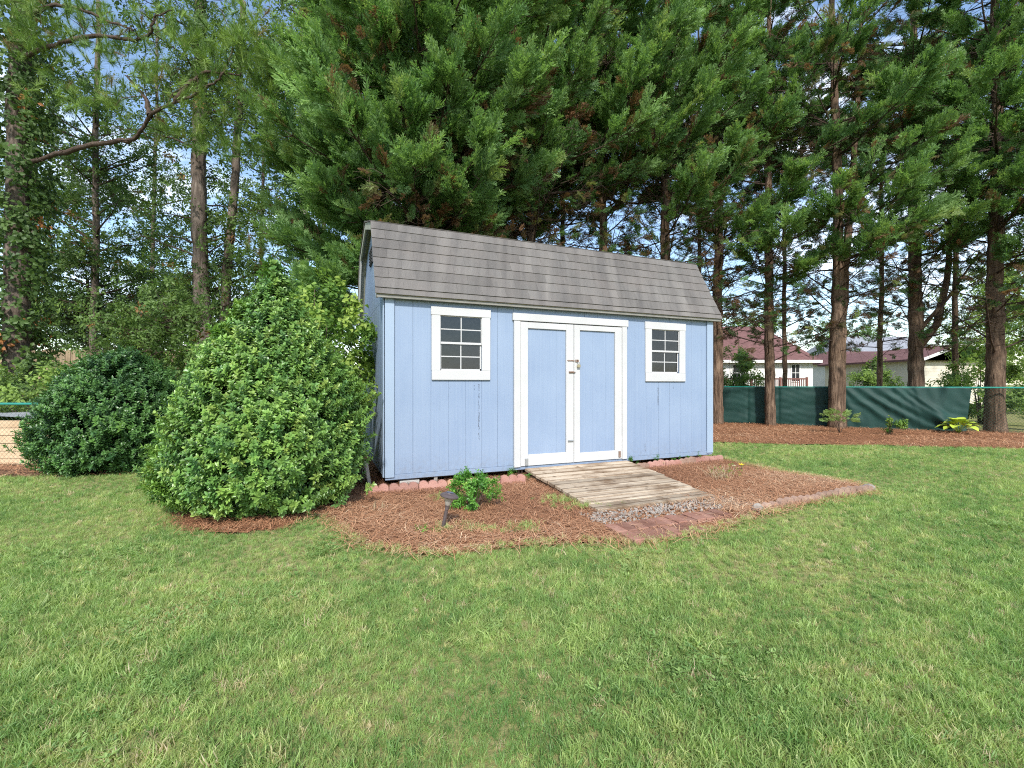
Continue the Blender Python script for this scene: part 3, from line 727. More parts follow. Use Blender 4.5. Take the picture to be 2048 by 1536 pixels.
    for xw in (-o_, SL + o_ - .02):
        for i in range(4):
            a_, b_ = inn[i], inn[i + 1]; c_ = off(pr_out, .085)
            MB().prism([a_, b_, c_[i + 1], c_[i]], 'x', xw, xw + .02).build('rake_board', 'olive_primer' if i in (1, 2) else 'white_paint', roof)
    # windows
    for n_, (gx0, gx1, gz0, gz1, tx0, tx1, tz0, tz1) in enumerate(win):
        wo = MB().box(gx0, gx1, .008, .016, gz0 - .02, gz0 - .001).build('window', 'white_paint', sh)
        wo['label'] = ('left' if n_ == 0 else 'right') + ' white framed shed window with eight small panes'
        MB().box(tx0, tx1, -.034, -.0125, gz1 - .002, tz1).build('head_trim', 'white_paint', wo, bevel=.003)
        MB().box(tx0 + .008, tx1 - .008, -.036, -.0125, tz0, gz0 + .004).build('sill_trim', 'white_paint', wo, bevel=.003)
        MB().box(tx0 + .006, gx0 + .004, -.032, -.0125, gz0 + .0045, gz1 - .0025).build('side_trim', 'white_paint', wo, bevel=.003)
        MB().box(gx1 - .004, tx1 - .006, -.032, -.0125, gz0 + .0045, gz1 - .0025).build('side_trim', 'white_paint', wo, bevel=.003)
        zm = gz0 + (gz1 - gz0) * .49; gx0 += .004; gx1 -= .004; ga, gb = gz0 + .004, gz1 - .002
        for si, (z0, z1, yy) in enumerate(((zm, gb, -.008), (ga, zm, .006))):
            sf = .016
            if si == 0: MB().box(gx0, gx1, yy - .008, yy + .008, z0 - .004, z0 + .022).build('meeting_rail', 'white_paint', wo, bevel=.002)
            s_ = MB(); s_.box(gx0, gx0 + sf * (.5 if si == 0 else 1), yy - .005, yy + .006, z0 + .022, z1); s_.box(gx1 - sf * (.5 if si == 0 else 1), gx1, yy - .005, yy + .006, z0 + .022, z1)
            if si: s_.box(gx0 + sf, gx1 - sf, yy - .005, yy + .006, z0, z0 + .02)
            else: s_.box(gx0 + sf * .5, gx1 - sf * .5, yy - .005, yy + .006, z1 - .008, z1)
            s_.build('sash', 'white_paint', wo)
            a0, a1 = gx0 + sf * (.5 if si == 0 else 1), gx1 - sf * (.5 if si == 0 else 1); c0, c1 = z0 + .022, (z1 - .008 if si == 0 else z1 - .004); am, cm = (a0 + a1) / 2, (c0 + c1) / 2
            MB().box(am - .006, am + .006, yy - .004, yy + .004, c0, c1).build('muntin', 'white_paint', wo)
            for (p, q) in ((a0, am - .006), (am + .006, a1)): MB().box(p, q, yy - .0035, yy + .0035, cm - .006, cm + .006).build('muntin', 'white_paint', wo)
            for (p, q) in ((a0, am - .006), (am + .006, a1)):
                for (c, d) in ((c0, cm - .006), (cm + .006, c1)): MB().box(p + .0005, q - .0005, yy - .001, yy + .001, c + .0005, d - .0005).build('pane', 'window_glass', wo)
    # door frame and the two leaves
    df = MB().box(HX0, HX1, -.046, -.0125, HZ0, HZ1).build('door_frame', 'white_paint', sh, bevel=.003)
    MB().box(JX0, DX0 - .002, -.040, -.0125, ZB + .004, HZ0 - .001).build('jamb', 'white_paint', df, bevel=.003)
    MB().box(DX1 + .002, JX1, -.040, -.0125, ZB + .004, HZ0 - .001).build('jamb', 'white_paint', df, bevel=.003)
    for n_, (x0, x1, p0, p1) in enumerate(((DX0, DXM - .002, S(1054), S(1130)), (DXM + .002, DX1, S(1157.5), S(1227.3)))):
        x0 += .002; x1 -= .002
        xc = 1092 if n_ == 0 else 1192; pz0, pz1 = (Z(1092, 906), Z(1092, 659)) if n_ == 0 else (Z(1192, 902.5), Z(1192, 663))
        dr = MB().box(x0 + .004, x1 - .004, -.008, .006, DZ0 + .004, DZ1 - .006).build('door', 'blue_paint', sh)
        dr['label'] = ('left' if n_ == 0 else 'right') + ' blue panelled door leaf with white frame'
        MB().box(x0, p0, -.034, -.0085, DZ0, DZ1 - .004).build('stile', 'white_paint', dr, bevel=.003)
        MB().box(p1, x1, -.034, -.0085, DZ0, DZ1 - .004).build('stile', 'white_paint', dr, bevel=.003)
        MB().box(p0 + .001, p1 - .001, -.0335, -.0085, DZ0 + .001, pz0).build('rail', 'white_paint', dr, bevel=.003)
        MB().box(p0 + .001, p1 - .001, -.0335, -.0085, pz1, DZ1 - .005).build('rail', 'white_paint', dr, bevel=.003)
        x = p0 + .001
        while x < p1 - .02:
            xe = min(x + .2032, p1 - .001); MB().box(x, xe - .0008, -.013, -.0085, pz0 + .001, pz1 - .001).build('panel_board', 'blue_paint', dr); x = xe
        if n_ == 0:
            bx, bz = S(1139), Z(1139, 744.5); MB().box(bx - .03, bx + .045, -.044, -.0345, bz - .012, bz + .012).tube([[bx - .03, -.048, bz], [bx + .06, -.048, bz]], .006, 8).build('slide_bolt', 'rusty_metal', dr)
            bx, bz = S(1139), Z(1139, 881); MB().box(bx - .04, bx + .025, -.044, -.0345, bz - .011, bz + .011).tube([[bx - .045, -.048, bz], [bx + .03, -.048, bz]], .006, 8).build('slide_bolt', 'galvanised', dr)
            bx, bz = S(1050.5), Z(1050.5, 925); MB().box(bx - .02, bx + .02, -.047, -.0345, bz - .03, bz + .055).build('hinge', 'galvanised', dr)
            bx, bz = S(1142), Z(1142, 721.5); MB().box(bx - .05, bx + .03, -.040, -.0345, bz - .008, bz + .008).prism([(bx - .08, bz), (bx - .05, bz - .012), (bx - .05, bz + .012)], 'y', -.040, -.0345).build('hasp', 'rusty_metal', dr)
        else:
            bx, bz = S(1235.5), Z(1235.5, 909); MB().box(bx - .014, bx + .016, -.047, -.0345, bz - .03, bz + .05).build('hinge', 'rusty_metal', dr)
            bx, bz = S(1151), Z(1151, 722); MB().box(bx - .025, bx + .025, -.044, -.0345, bz - .016, bz + .016).tube([[bx, -.046, bz - .014], [bx, -.062, bz - .01], [bx, -.062, bz + .01], [bx, -.046, bz + .014]], .004, 6).build('staple', 'rusty_metal', dr)
    # padlock hangs in the staple
    p = loc2w(S(1153), -.06, Z(1153, 731)); pl = empty('padlock', tuple(p), TH, 'small brass padlock hanging from the shed door hasp', 'padlock')
    MB().box(-.022, .022, -.009, .009, -.028, .012).build('body', 'brass', pl, bevel=.004)
    aa = np.linspace(0, np.pi, 9); MB().tube([[.014 * math.cos(t), 0, .018 + .022 * math.sin(t)] for t in aa], .0035, 6).build('shackle', 'galvanised', pl, smooth=True)
    return sh
x = NB('blue_trim'); v_ = x.coord('Object'); c_ = x.mix(x.ramp(x.noise(v_, 2.5, 4), [(.3, 0.), (.75, 1.)]), (.25, .32, .415), (.275, .345, .435))
ch_ = x.math('GREATER_THAN', x.noise(x.coord('Object', (1, 1, .4)), 40, 6, .75), .74); c_ = x.mix(x.math('MULTIPLY', ch_, .5), c_, (.2, .2, .22)); x.bsdf(c_, .55, .35, x.bump(x.noise(x.coord('Object', (90, 90, 6)), 1., 4), .3, .004))
simple('fascia_paint', (.17, .165, .145), (.24, .235, .21), 9, .7, .2, stretch=(1, 4, 4))
shed = build_shed()

# concrete block and a short post under the left end
p = loc2w(.28, .10); cb = empty('concrete_block', (p[0], p[1], 0), TH, 'grey concrete block under the left end of the shed', 'block')
MB().box(-.12, .10, -.095, .095, .0, .083).build('body', 'concrete', cb, bevel=.006)
MB().box(-.10, .08, -.08, .08, .0835, .0895).build('shim', 'grey_wood', cb)
p = loc2w(.56, .02); ps = MB().prism([(-.02, 0), (.022, 0), (.018, .105), (.004, .12), (-.014, .10)], 'y', -.02, .02).build('wooden_stake', 'grey_wood'); ps.location = (p[0], p[1], .015); ps.rotation_euler = (0, .06, TH)
tag(ps, 'short weathered wooden stake beside the concrete block', 'stake')

# ramp
rp = empty('wooden_ramp', (SX, SY, 0), TH, 'weathered plank ramp leading up to the shed doors', 'ramp')
RT, RL = -1.73, 1.6; n = 10; rz = lambda t: .128 + (t / RT) * (.048 - .128)
for i in range(n):
    t0 = -.05 + (RT + .05) * i / n; t1 = -.05 + (RT + .05) * (i + 1) / n; g = .019; f = -((t0 + t1) / 2) / -RT
    a0, a1 = 1.665 - .06 * f + random.uniform(-.008, .008), 3.20 - .23 * f + random.uniform(-.012, .012)
    sl = math.atan2(.08, -RT); Mx = Matrix.Translation((0, (t0 + t1) / 2, rz((t0 + t1) / 2))) @ Matrix.Rotation(sl, 4, 'X') @ Matrix.Rotation(random.uniform(-.016, .016), 4, 'X')
    MB().box(a0, a1, -(t0 - t1) / 2 * -1 + g / 2 if False else -abs(t1 - t0) / 2 + g / 2, abs(t1 - t0) / 2 - g / 2, -.036, random.uniform(-.002, .002), Mx).build('plank', 'ramp_wood', rp, bevel=.004)
for a in (1.68, 2.3, 2.90):
    MB().prism([(-.06, .0), (RT + .06, .0), (RT + .06, .006), (-.06, .086)], 'x', a, a + .04).build('stringer', 'ramp_edge', rp)

# scalloped edging blocks
def scallop_mesh(n, w=.098, h=.135, t=.05):
    prof = [(0, 0)]; top = []
    for i in range(n):
        for a in np.linspace(math.pi, 0, 7): top.append((w * (i + .5) + w * .49 * math.cos(a), h - w * .45 + w * .45 * math.sin(a)))
    poly = [(0, -.04), (n * w, -.04)] + top[::-1]
    m = MB(); half = len(poly); V = [(p, -t / 2, q) for p, q in poly] + [(p, t / 2, q) for p, q in poly]
    Qs = [[i, (i + 1) % half, half + (i + 1) % half, half + i] for i in range(half)]; m.add(V, Qs)
    me = m.mesh('edging_block'); b = bmesh.new(); b.from_mesh(me); b.verts.ensure_lookup_table()
    b.faces.new([b.verts[i] for i in range(half)]); b.faces.new([b.verts[i] for i in range(half, 2 * half)]); bmesh.ops.recalc_face_normals(b, faces=b.faces); bmesh.ops.triangulate(b, faces=[f for f in b.faces if len(f.verts) > 4]); b.to_mesh(me); b.free(); return me
SM = {n: scallop_mesh(n) for n in (2, 3, 4)}
ORD = ['first', 'second', 'third', 'fourth', 'fifth', 'sixth', 'seventh']
def edging(p0, p1, mats, label, group, ns, h=1.0, tilt=.03, sink=0.0, base=0.0):
    p0, p1 = np.array(p0), np.array(p1); d = p1 - p0; L = np.linalg.norm(d); d = d / L; tot = sum(ns) * .098 + .006 * (len(ns) - 1); k = L / tot; a = 0
    for i, n in enumerate(ns):
        me = SM[n].copy(); q = p0 + d * a; o = link('edging_block', me, mats[i % len(mats)], bevel=.006)
        o.location = (q[0], q[1], base + gz(q[0], q[1]) + random.uniform(-.012, .006) - sink * (1 - i / max(1, len(ns) - 1))); o.rotation_euler = (random.uniform(-tilt, tilt), random.uniform(-tilt, tilt) * .6, math.atan2(d[1], d[0]) + random.uniform(-.03, .03)); o.scale = (k, 1, h)
        tag(o, label % ORD[i], 'edging block', group); a += (n * .098 + .006) * k
edging(loc2w(-.20, -.26)[:2], loc2w(1.53, -.34)[:2], ['edging_pink', 'edging_pink', 'edging_pink', 'edging_tan', 'edging_pink', 'edging_pink'], 'scalloped edging block, %s from the left in the row left of the ramp', 'edging blocks left of the ramp', [2, 3, 3, 3, 3, 3], .88)
edging(loc2w(3.22, -.22)[:2], loc2w(4.92, -.07)[:2], ['edging_brown', 'edging_pink', 'edging_pink', 'edging_brown', 'edging_pink', 'edging_pink'], 'scalloped edging block, %s from the ramp in the row right of the doors', 'edging blocks right of the doors', [2, 3, 3, 3, 3, 3], .8, .12)
edging(gnd(1512, 1024)[:2], gnd(1742, 988)[:2], ['edging_brown'], 'brown scalloped edging block, %s from the left in the row at the lawn corner', 'edging blocks at the lawn corner', [3, 3, 3, 3, 3, 3], 1.0, .06, .02, base=-.035)
# a broken stone at the near end of that row
def rock(name, p, r, m, seed, label, cat, fl=.6):
    b = bmesh.new(); bmesh.ops.create_icosphere(b, subdivisions=2, radius=1); R = random.Random(seed); ph = [R.uniform(0, 6) for _ in range(6)]
    for v in b.verts:
        c = v.co; k = 1 + .18 * math.sin(c.x * 2.3 + ph[0]) + .15 * math.sin(c.y * 3.1 + ph[1]) + .13 * math.sin(c.z * 2.7 + ph[2]) + R.uniform(-.05, .05); v.co = Vector((c.x * r[0] * k, c.y * r[1] * k, c.z * r[2] * k))
    me = bpy.data.meshes.new(name); b.to_mesh(me); b.free(); o = link(name, me, m); o.location = tuple(p); o.rotation_euler = (0, 0, R.uniform(0, 3)); tag(o, label, cat); return o
rock('stone', gnd(1516, 1024) + np.array([0, 0, .03]), (.055, .04, .045), 'gravel_stone', 4, 'pale lump of stone at the near end of the brown edging row', 'stone')
rock('stone', gnd(1738, 984) + np.array([.02, .03, .03]), (.09, .06, .05), 'gravel_stone', 9, 'grey stone at the far right end of the brown edging row', 'stone')

# brick strip and gravel at the ramp foot
bp = empty('brick_path', (SX, SY, 0), TH); bp['kind'] = 'structure'; bp['label'] = 'strip of half buried red brick pavers at the ramp foot'
bm_ = MB().box(0, .092, 0, .19, -.05, .0).mesh('brick'); bm_.materials.append(M['brick_red'])
for i in range(12):
    for j in range(2):
        if j == 1 and i > 6: continue
        o = bpy.data.objects.new('brick', bm_); COL.objects.link(o); o.parent = bp
        o.location = (1.42 + i * .099, -2.28 - j * .197, .044 + random.uniform(-.006, .004) - .004 * j); o.rotation_euler = (random.uniform(-.02, .02), random.uniform(-.03, .03), random.uniform(-.02, .02))
        bv = o.modifiers.new('bevel', 'BEVEL'); bv.width = .005; bv.segments = 1
gm = MB(); ico = bmesh.new(); bmesh.ops.create_icosphere(ico, subdivisions=1, radius=1); iv = np.array([v.co[:] for v in ico.verts]); it = np.array([[v.index for v in f.verts] for f in ico.faces]); ico.free()
for i in range(900):
    s, t = rng.uniform(1.45, 3.15), rng.normal(-1.84, .085)
    if rng.random() < .25: t = rng.uniform(-2.05, -1.7)
    p = loc2w(s, t, rng.uniform(.012, .026)); r = rng.uniform(.005, .016); R3 = np.array(Euler(rng.uniform(0, 6, 3)).to_matrix()); gm.add((iv * (r * rng.uniform(.6, 1.2, 3)) * (1 + rng.normal(0, .12, (len(iv), 1)))) @ R3.T + p, None, it)
go_ = gm.build('gravel', 'gravel_stone', fixn=False); tag(go_, 'loose grey gravel between the ramp and the bricks', kind='stuff')

# weathered lath edging leaning against the shed's left side
pk = empty('picket_edging', tuple(loc2w(-.1, .0)), TH, 'weathered wooden edging slats leaning beside the shed left wall', 'edging fence')
for i in range(9):
    y = -.02 + i * .085; h = .36 + .02 * random.random(); wd = .034
    Mx = Matrix.Translation((-.05 - .004 * i, y, .0)) @ Matrix.Rotation(-.16 - .012 * i + random.uniform(-.04, .04), 4, 'Y') @ Matrix.Rotation(.22 + random.uniform(-.1, .1), 4, 'X')
    MB().prism([(-wd / 2, 0), (wd / 2, 0), (wd / 2, h - .03), (0, h), (-wd / 2, h - .03)], 'y', -.007, .007).build('slat', 'grey_wood', pk).matrix_local = Mx @ Matrix.Rotation(random.uniform(.2, .6), 4, 'Z')

# solar path light
p = gnd(884, 1064); sl = empty('path_light', tuple(p), 0, 'bronze solar path light leaning right in the pine straw', 'path light'); sl.scale = (1.2, 1.2, 1.05); sl.rotation_euler = (math.radians(-3), math.radians(11.5), 0)
MB().lathe([(0, -.02), (.006, 0), (.0105, .02), (.0105, .165), (.0135, .168), (.0135, .19), (.016, .195), (.016, .203)], 12).build('stake', 'lamp_plastic', sl, smooth=False)
rb = MB()
for k in range(12): rb.box(-.0125, .0125, -.003, .003, .03 + k * .011, .034 + k * .011)
rb.build('ribs', 'lamp_plastic', sl)
MB().lathe([(.016, .203), (.024, .225), (.034, .255), (.038, .262)], 20).build('lens', 'lamp_lens', sl, smooth=True)
MB().lathe([(0, .205), (.007, .206), (.007, .245), (0, .246)], 10).build('reflector', 'galvanised', sl, smooth=True)
cap = MB().lathe([(.0, .262), (.058, .262), (.062, .266), (.062, .272), (.052, .283), (.036, .292), (.034, .296), (.0, .297)], 24).build('cap', 'lamp_plastic', sl, smooth=False)
MB().box(-.02, .02, -.02, .02, .2975, .2995).build('solar_cell', 'lamp_solar', cap)

# ------------------------------------------------------------------ low plants
def shrub(name, base, src, n, prof, scl, tint, label, cat, seed, up=.8, inner=.35, lump=.10, stems=None, bark='twig_bark', axis=(0, 0)):
    """prof: list of (z, radius)"""
    R = np.random.default_rng(seed); e = empty(name, tuple(base), 0, label, cat); prof = np.array(prof, float); zs = prof[:, 0]; rs = prof[:, 1]
    zz = np.linspace(zs[0], zs[-1], 200); rr = np.interp(zz, zs, rs); cdf = np.cumsum(rr + .04); cdf /= cdf[-1]
    nc = max(4, n // 8); ci = R.integers(0, nc, n); zc = np.interp(R.random(nc), cdf, zz); ac = R.uniform(0, 2 * np.pi, nc); H0 = zs[-1]
    z = np.clip(zc[ci] + R.normal(0, .028 * H0, n), zs[0], zs[-1]); a = ac[ci] + R.normal(0, .085, n); r0 = np.interp(z, zs, rs); qc = R.uniform(-.06, .05, nc)[ci]
    ph = R.uniform(0, 6.28, 6); H = zs[-1]
    lf = lump * (np.sin(3 * a + z / H * 7 + ph[0]) + np.sin(5 * a - z / H * 11 + ph[1]) * .7 + np.sin(9 * a + z / H * 19 + ph[2]) * .6) 
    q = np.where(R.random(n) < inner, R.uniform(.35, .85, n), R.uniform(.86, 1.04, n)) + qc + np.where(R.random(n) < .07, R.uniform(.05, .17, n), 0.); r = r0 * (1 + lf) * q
    P = np.stack([r * np.cos(a) + axis[0] * z, r * np.sin(a) + axis[1] * z, z + R.normal(0, .02, n)], 1)
    slope = np.gradient(rr, zz); sl_ = np.interp(z, zz, slope)
    D = np.stack([np.cos(a), np.sin(a), np.clip(-sl_, -.2, 2) * .5], 1) + np.array([0, 0, up]) + R.normal(0, .28, (n, 3))
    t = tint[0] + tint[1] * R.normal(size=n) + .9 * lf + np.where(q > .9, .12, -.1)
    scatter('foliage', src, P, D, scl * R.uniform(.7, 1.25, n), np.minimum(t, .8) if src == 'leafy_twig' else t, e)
    mb = MB(); ns = stems or 9
    for i in range(ns):
        b = R.uniform(0, 6.28); zt = H * R.uniform(.55, .95); rt = np.interp(zt, zs, rs) * R.uniform(.2, .8)
        pts = np.array([[.05 * math.cos(b), .05 * math.sin(b), -.03], [.5 * rt * math.cos(b), .5 * rt * math.sin(b), zt * .45], [rt * math.cos(b) + axis[0] * zt, rt * math.sin(b) + axis[1] * zt, zt]])
        k_ = min(1, H); mb.tube(pts, np.array([.022, .014, .005]) * k_, 5)
    mb.build('stems', bark, e, smooth=True, fixn=False); return e

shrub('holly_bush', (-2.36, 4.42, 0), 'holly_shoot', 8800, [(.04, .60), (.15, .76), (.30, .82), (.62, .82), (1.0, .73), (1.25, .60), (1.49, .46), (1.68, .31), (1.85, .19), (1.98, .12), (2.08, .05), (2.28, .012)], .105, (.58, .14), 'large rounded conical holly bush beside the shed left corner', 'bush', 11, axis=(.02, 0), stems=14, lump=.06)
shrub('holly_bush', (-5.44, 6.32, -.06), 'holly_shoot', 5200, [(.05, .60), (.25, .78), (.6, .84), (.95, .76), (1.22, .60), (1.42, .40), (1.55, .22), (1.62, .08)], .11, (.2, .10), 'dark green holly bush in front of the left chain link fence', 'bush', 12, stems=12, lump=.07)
shrub('boxwood', tuple(gnd(948, 1030) + np.array([0, .12, 0])), 'bright_twig', 340, [(.04, .10), (.10, .17), (.18, .19), (.25, .14), (.31, .05)], .085, (.4, .2), 'small bright green shrub behind the path light', 'shrub', 13, stems=10, lump=.12)
shrub('leafy_sapling', (-2.5, 5.75, 0), 'pale_twig', 480, [(.3, .2), (.8, .42), (1.4, .5), (1.9, .52), (2.15, .42), (2.35, .25), (2.5, .04)], .22, (.5, .2), 'pale green leafy sapling between the holly bush and the shed', 'sapling', 14, stems=8, lump=.25)
shrub('vine', tuple(loc2w(-.22, .75)), 'pale_twig', 150, [(.4, .08), (1.0, .14), (1.5, .16), (1.9, .12), (2.05, .03)], .2, (.6, .25), 'yellowish vine climbing the shed left wall', 'vine', 15, stems=4, lump=.3)
shrub('weed', tuple(loc2w(.98, -.12)), 'bright_twig', 42, [(.02, .16), (.08, .2), (.14, .12)], .07, (.2, .2), 'weedy green seedlings under the shed wall left of the ramp', 'weed', 16, lump=.3)
shrub('weed', tuple(loc2w(1.55, -.16)), 'bright_twig', 34, [(.02, .1), (.08, .12), (.16, .07)], .07, (.25, .2), 'green weed tucked against the ramp top left corner', 'weed', 17, lump=.3)
for k, (s_, l_) in enumerate(((3.25, 'tiny green weed at the ramp top right corner'), (3.62, 'tiny green weed behind the second edging block right of the doors'), (4.0, 'tiny green weed midway under the right shed wall'), (4.35, 'tiny green weed near the right corner of the shed'))):
    shrub('weed', tuple(loc2w(s_, -.1)), 'bright_twig', 14, [(.02, .05), (.08, .07), (.12, .04)], .06, (.3, .2), l_, 'weed', 20 + k, lump=.3, stems=3)
shrub('weed', tuple(gnd(842, 1071)), 'bright_twig', 9, [(.005, .03), (.03, .05), (.06, .02)], .05, (.6, .2), 'tiny yellow green weed left of the path light', 'weed', 27, stems=2)
# dry twiggy perennial with a few yellow flowers
p = gnd(1440, 962); tp = empty('dry_perennial', tuple(p), 0, 'dry twiggy plant with faded stems in the right straw bed', 'plant'); mb = MB()
for i in range(60):
    a = rng.uniform(0, 6.28); r = rng.uniform(.05, .2); h = rng.uniform(.1, .2); b = rng.normal(0, .05, 2); mb.tube([[b[0], b[1], 0], [b[0] + r * .5 * math.cos(a), b[1] + r * .3 * math.sin(a), h * .6], [b[0] + r * math.cos(a), b[1] + r * .6 * math.sin(a), h]], [.003, .0022, .0012], 3)
mb.build('stems', 'straw_stem' if 'straw_stem' in M else simple('straw_stem', (.27, .2, .12), (.36, .28, .18), 8), tp)
n = 26; q = rng.normal(0, (.1, .06, .03), (n, 3)) + np.array([.06, 0, .12]); scatter('leaves', 'pale_twig', q, rng.normal(0, .6, (n, 3)) + [0, 0, 1], .04, rng.uniform(.5, 1, n), tp)
simple('petal_yellow', (.75, .55, .03), (.85, .65, .06), 8); simple('petal_white', (.5, .46, .30), (.38, .38, .2), 8)
def flower(p, m, label, R_=.022, h=.1):
    e = empty('flower', tuple(p), 0, label, 'flower'); MB().tube([[0, 0, -.01], [.004, 0, h * .6], [0, 0, h]], .003, 4).build('stem', 'wire_green', e)
    mb = MB()
    for k in range(6):
        a = k * math.pi / 3; d = np.array([math.cos(a), math.sin(a), .35]); leaf(mb, [0, 0, h], d, np.array([0, 0, 1.]), R_ * 1.6, R_, .1, -.1)
    mb.build('petals', m, e, fixn=False)
flower(gnd(1468, 948), 'petal_white', 'pale cream flower left of the yellow one beside the dry plant')
flower(gnd(1483, 946), 'petal_yellow', 'bright yellow flower beside the dry twiggy plant', .028)
for k, (px, py, l_) in enumerate(((748, 1028, 'pale dried bulb shoot nearest the big holly bush'), (766, 1026, 'pale dried bulb shoot between the holly bush and path light'))):
    mb = MB()
    for i in range(5): a = rng.uniform(0, 6.28); leaf(mb, [0, 0, 0], np.array([.3 * math.cos(a), .3 * math.sin(a), 1]), np.array([math.cos(a), math.sin(a), .1]), rng.uniform(.07, .12), .014, .2, .25)
    o = mb.build('bulb_shoot', 'straw_stem', fixn=False); o.location = tuple(gnd(px, py) + np.array([0, 0, .02])); tag(o, l_, 'shoot')

# ------------------------------------------------------------------ trees
def wob_path(p0, p1, n, amp, R):
    t = np.linspace(0, 1, n)[:, None]; P = p0 + (p1 - p0) * t; w_ = np.cumsum(R.normal(0, amp, (n, 3)), 0); w_ -= w_[0]; w_ -= w_[-1] * t * .7; return P + w_

def trunk_mesh(mb, pts, r0, r1, R, k=14, flare=.22):
    """tapered trunk with a flared, fluted base"""
    pts = np.asarray(pts, float); seg = np.linalg.norm(np.diff(pts, axis=0), axis=1).sum(); n = max(8, int(seg / .16)); tt = np.linspace(0, 1, n)
    cum = np.concatenate([[0], np.cumsum(np.linalg.norm(np.diff(pts, axis=0), axis=1))]) / seg; P = np.stack([np.interp(tt, cum, pts[:, i]) for i in range(3)], 1)
    P[:, :2] += np.cumsum(R.normal(0, .007, (n, 2)), 0); rad = (r0 + (r1 - r0) * tt) * (1 + flare * np.exp(-tt * seg / .25)) * (1 + R.normal(0, .03, n))
    a0 = mb.n; mb.tube(P, rad, k); V = mb.V[-1]; m = n * k; ang = np.tile(np.arange(k), n); off = 1 + .07 * np.sin(ang * 2 * np.pi / k * 3 + np.repeat(tt * 5, k)) + R.normal(0, .045, m)
    C = np.repeat(P, k, 0); V[:m] = C + (V[:m] - C) * off[:, None]
    return P, rad

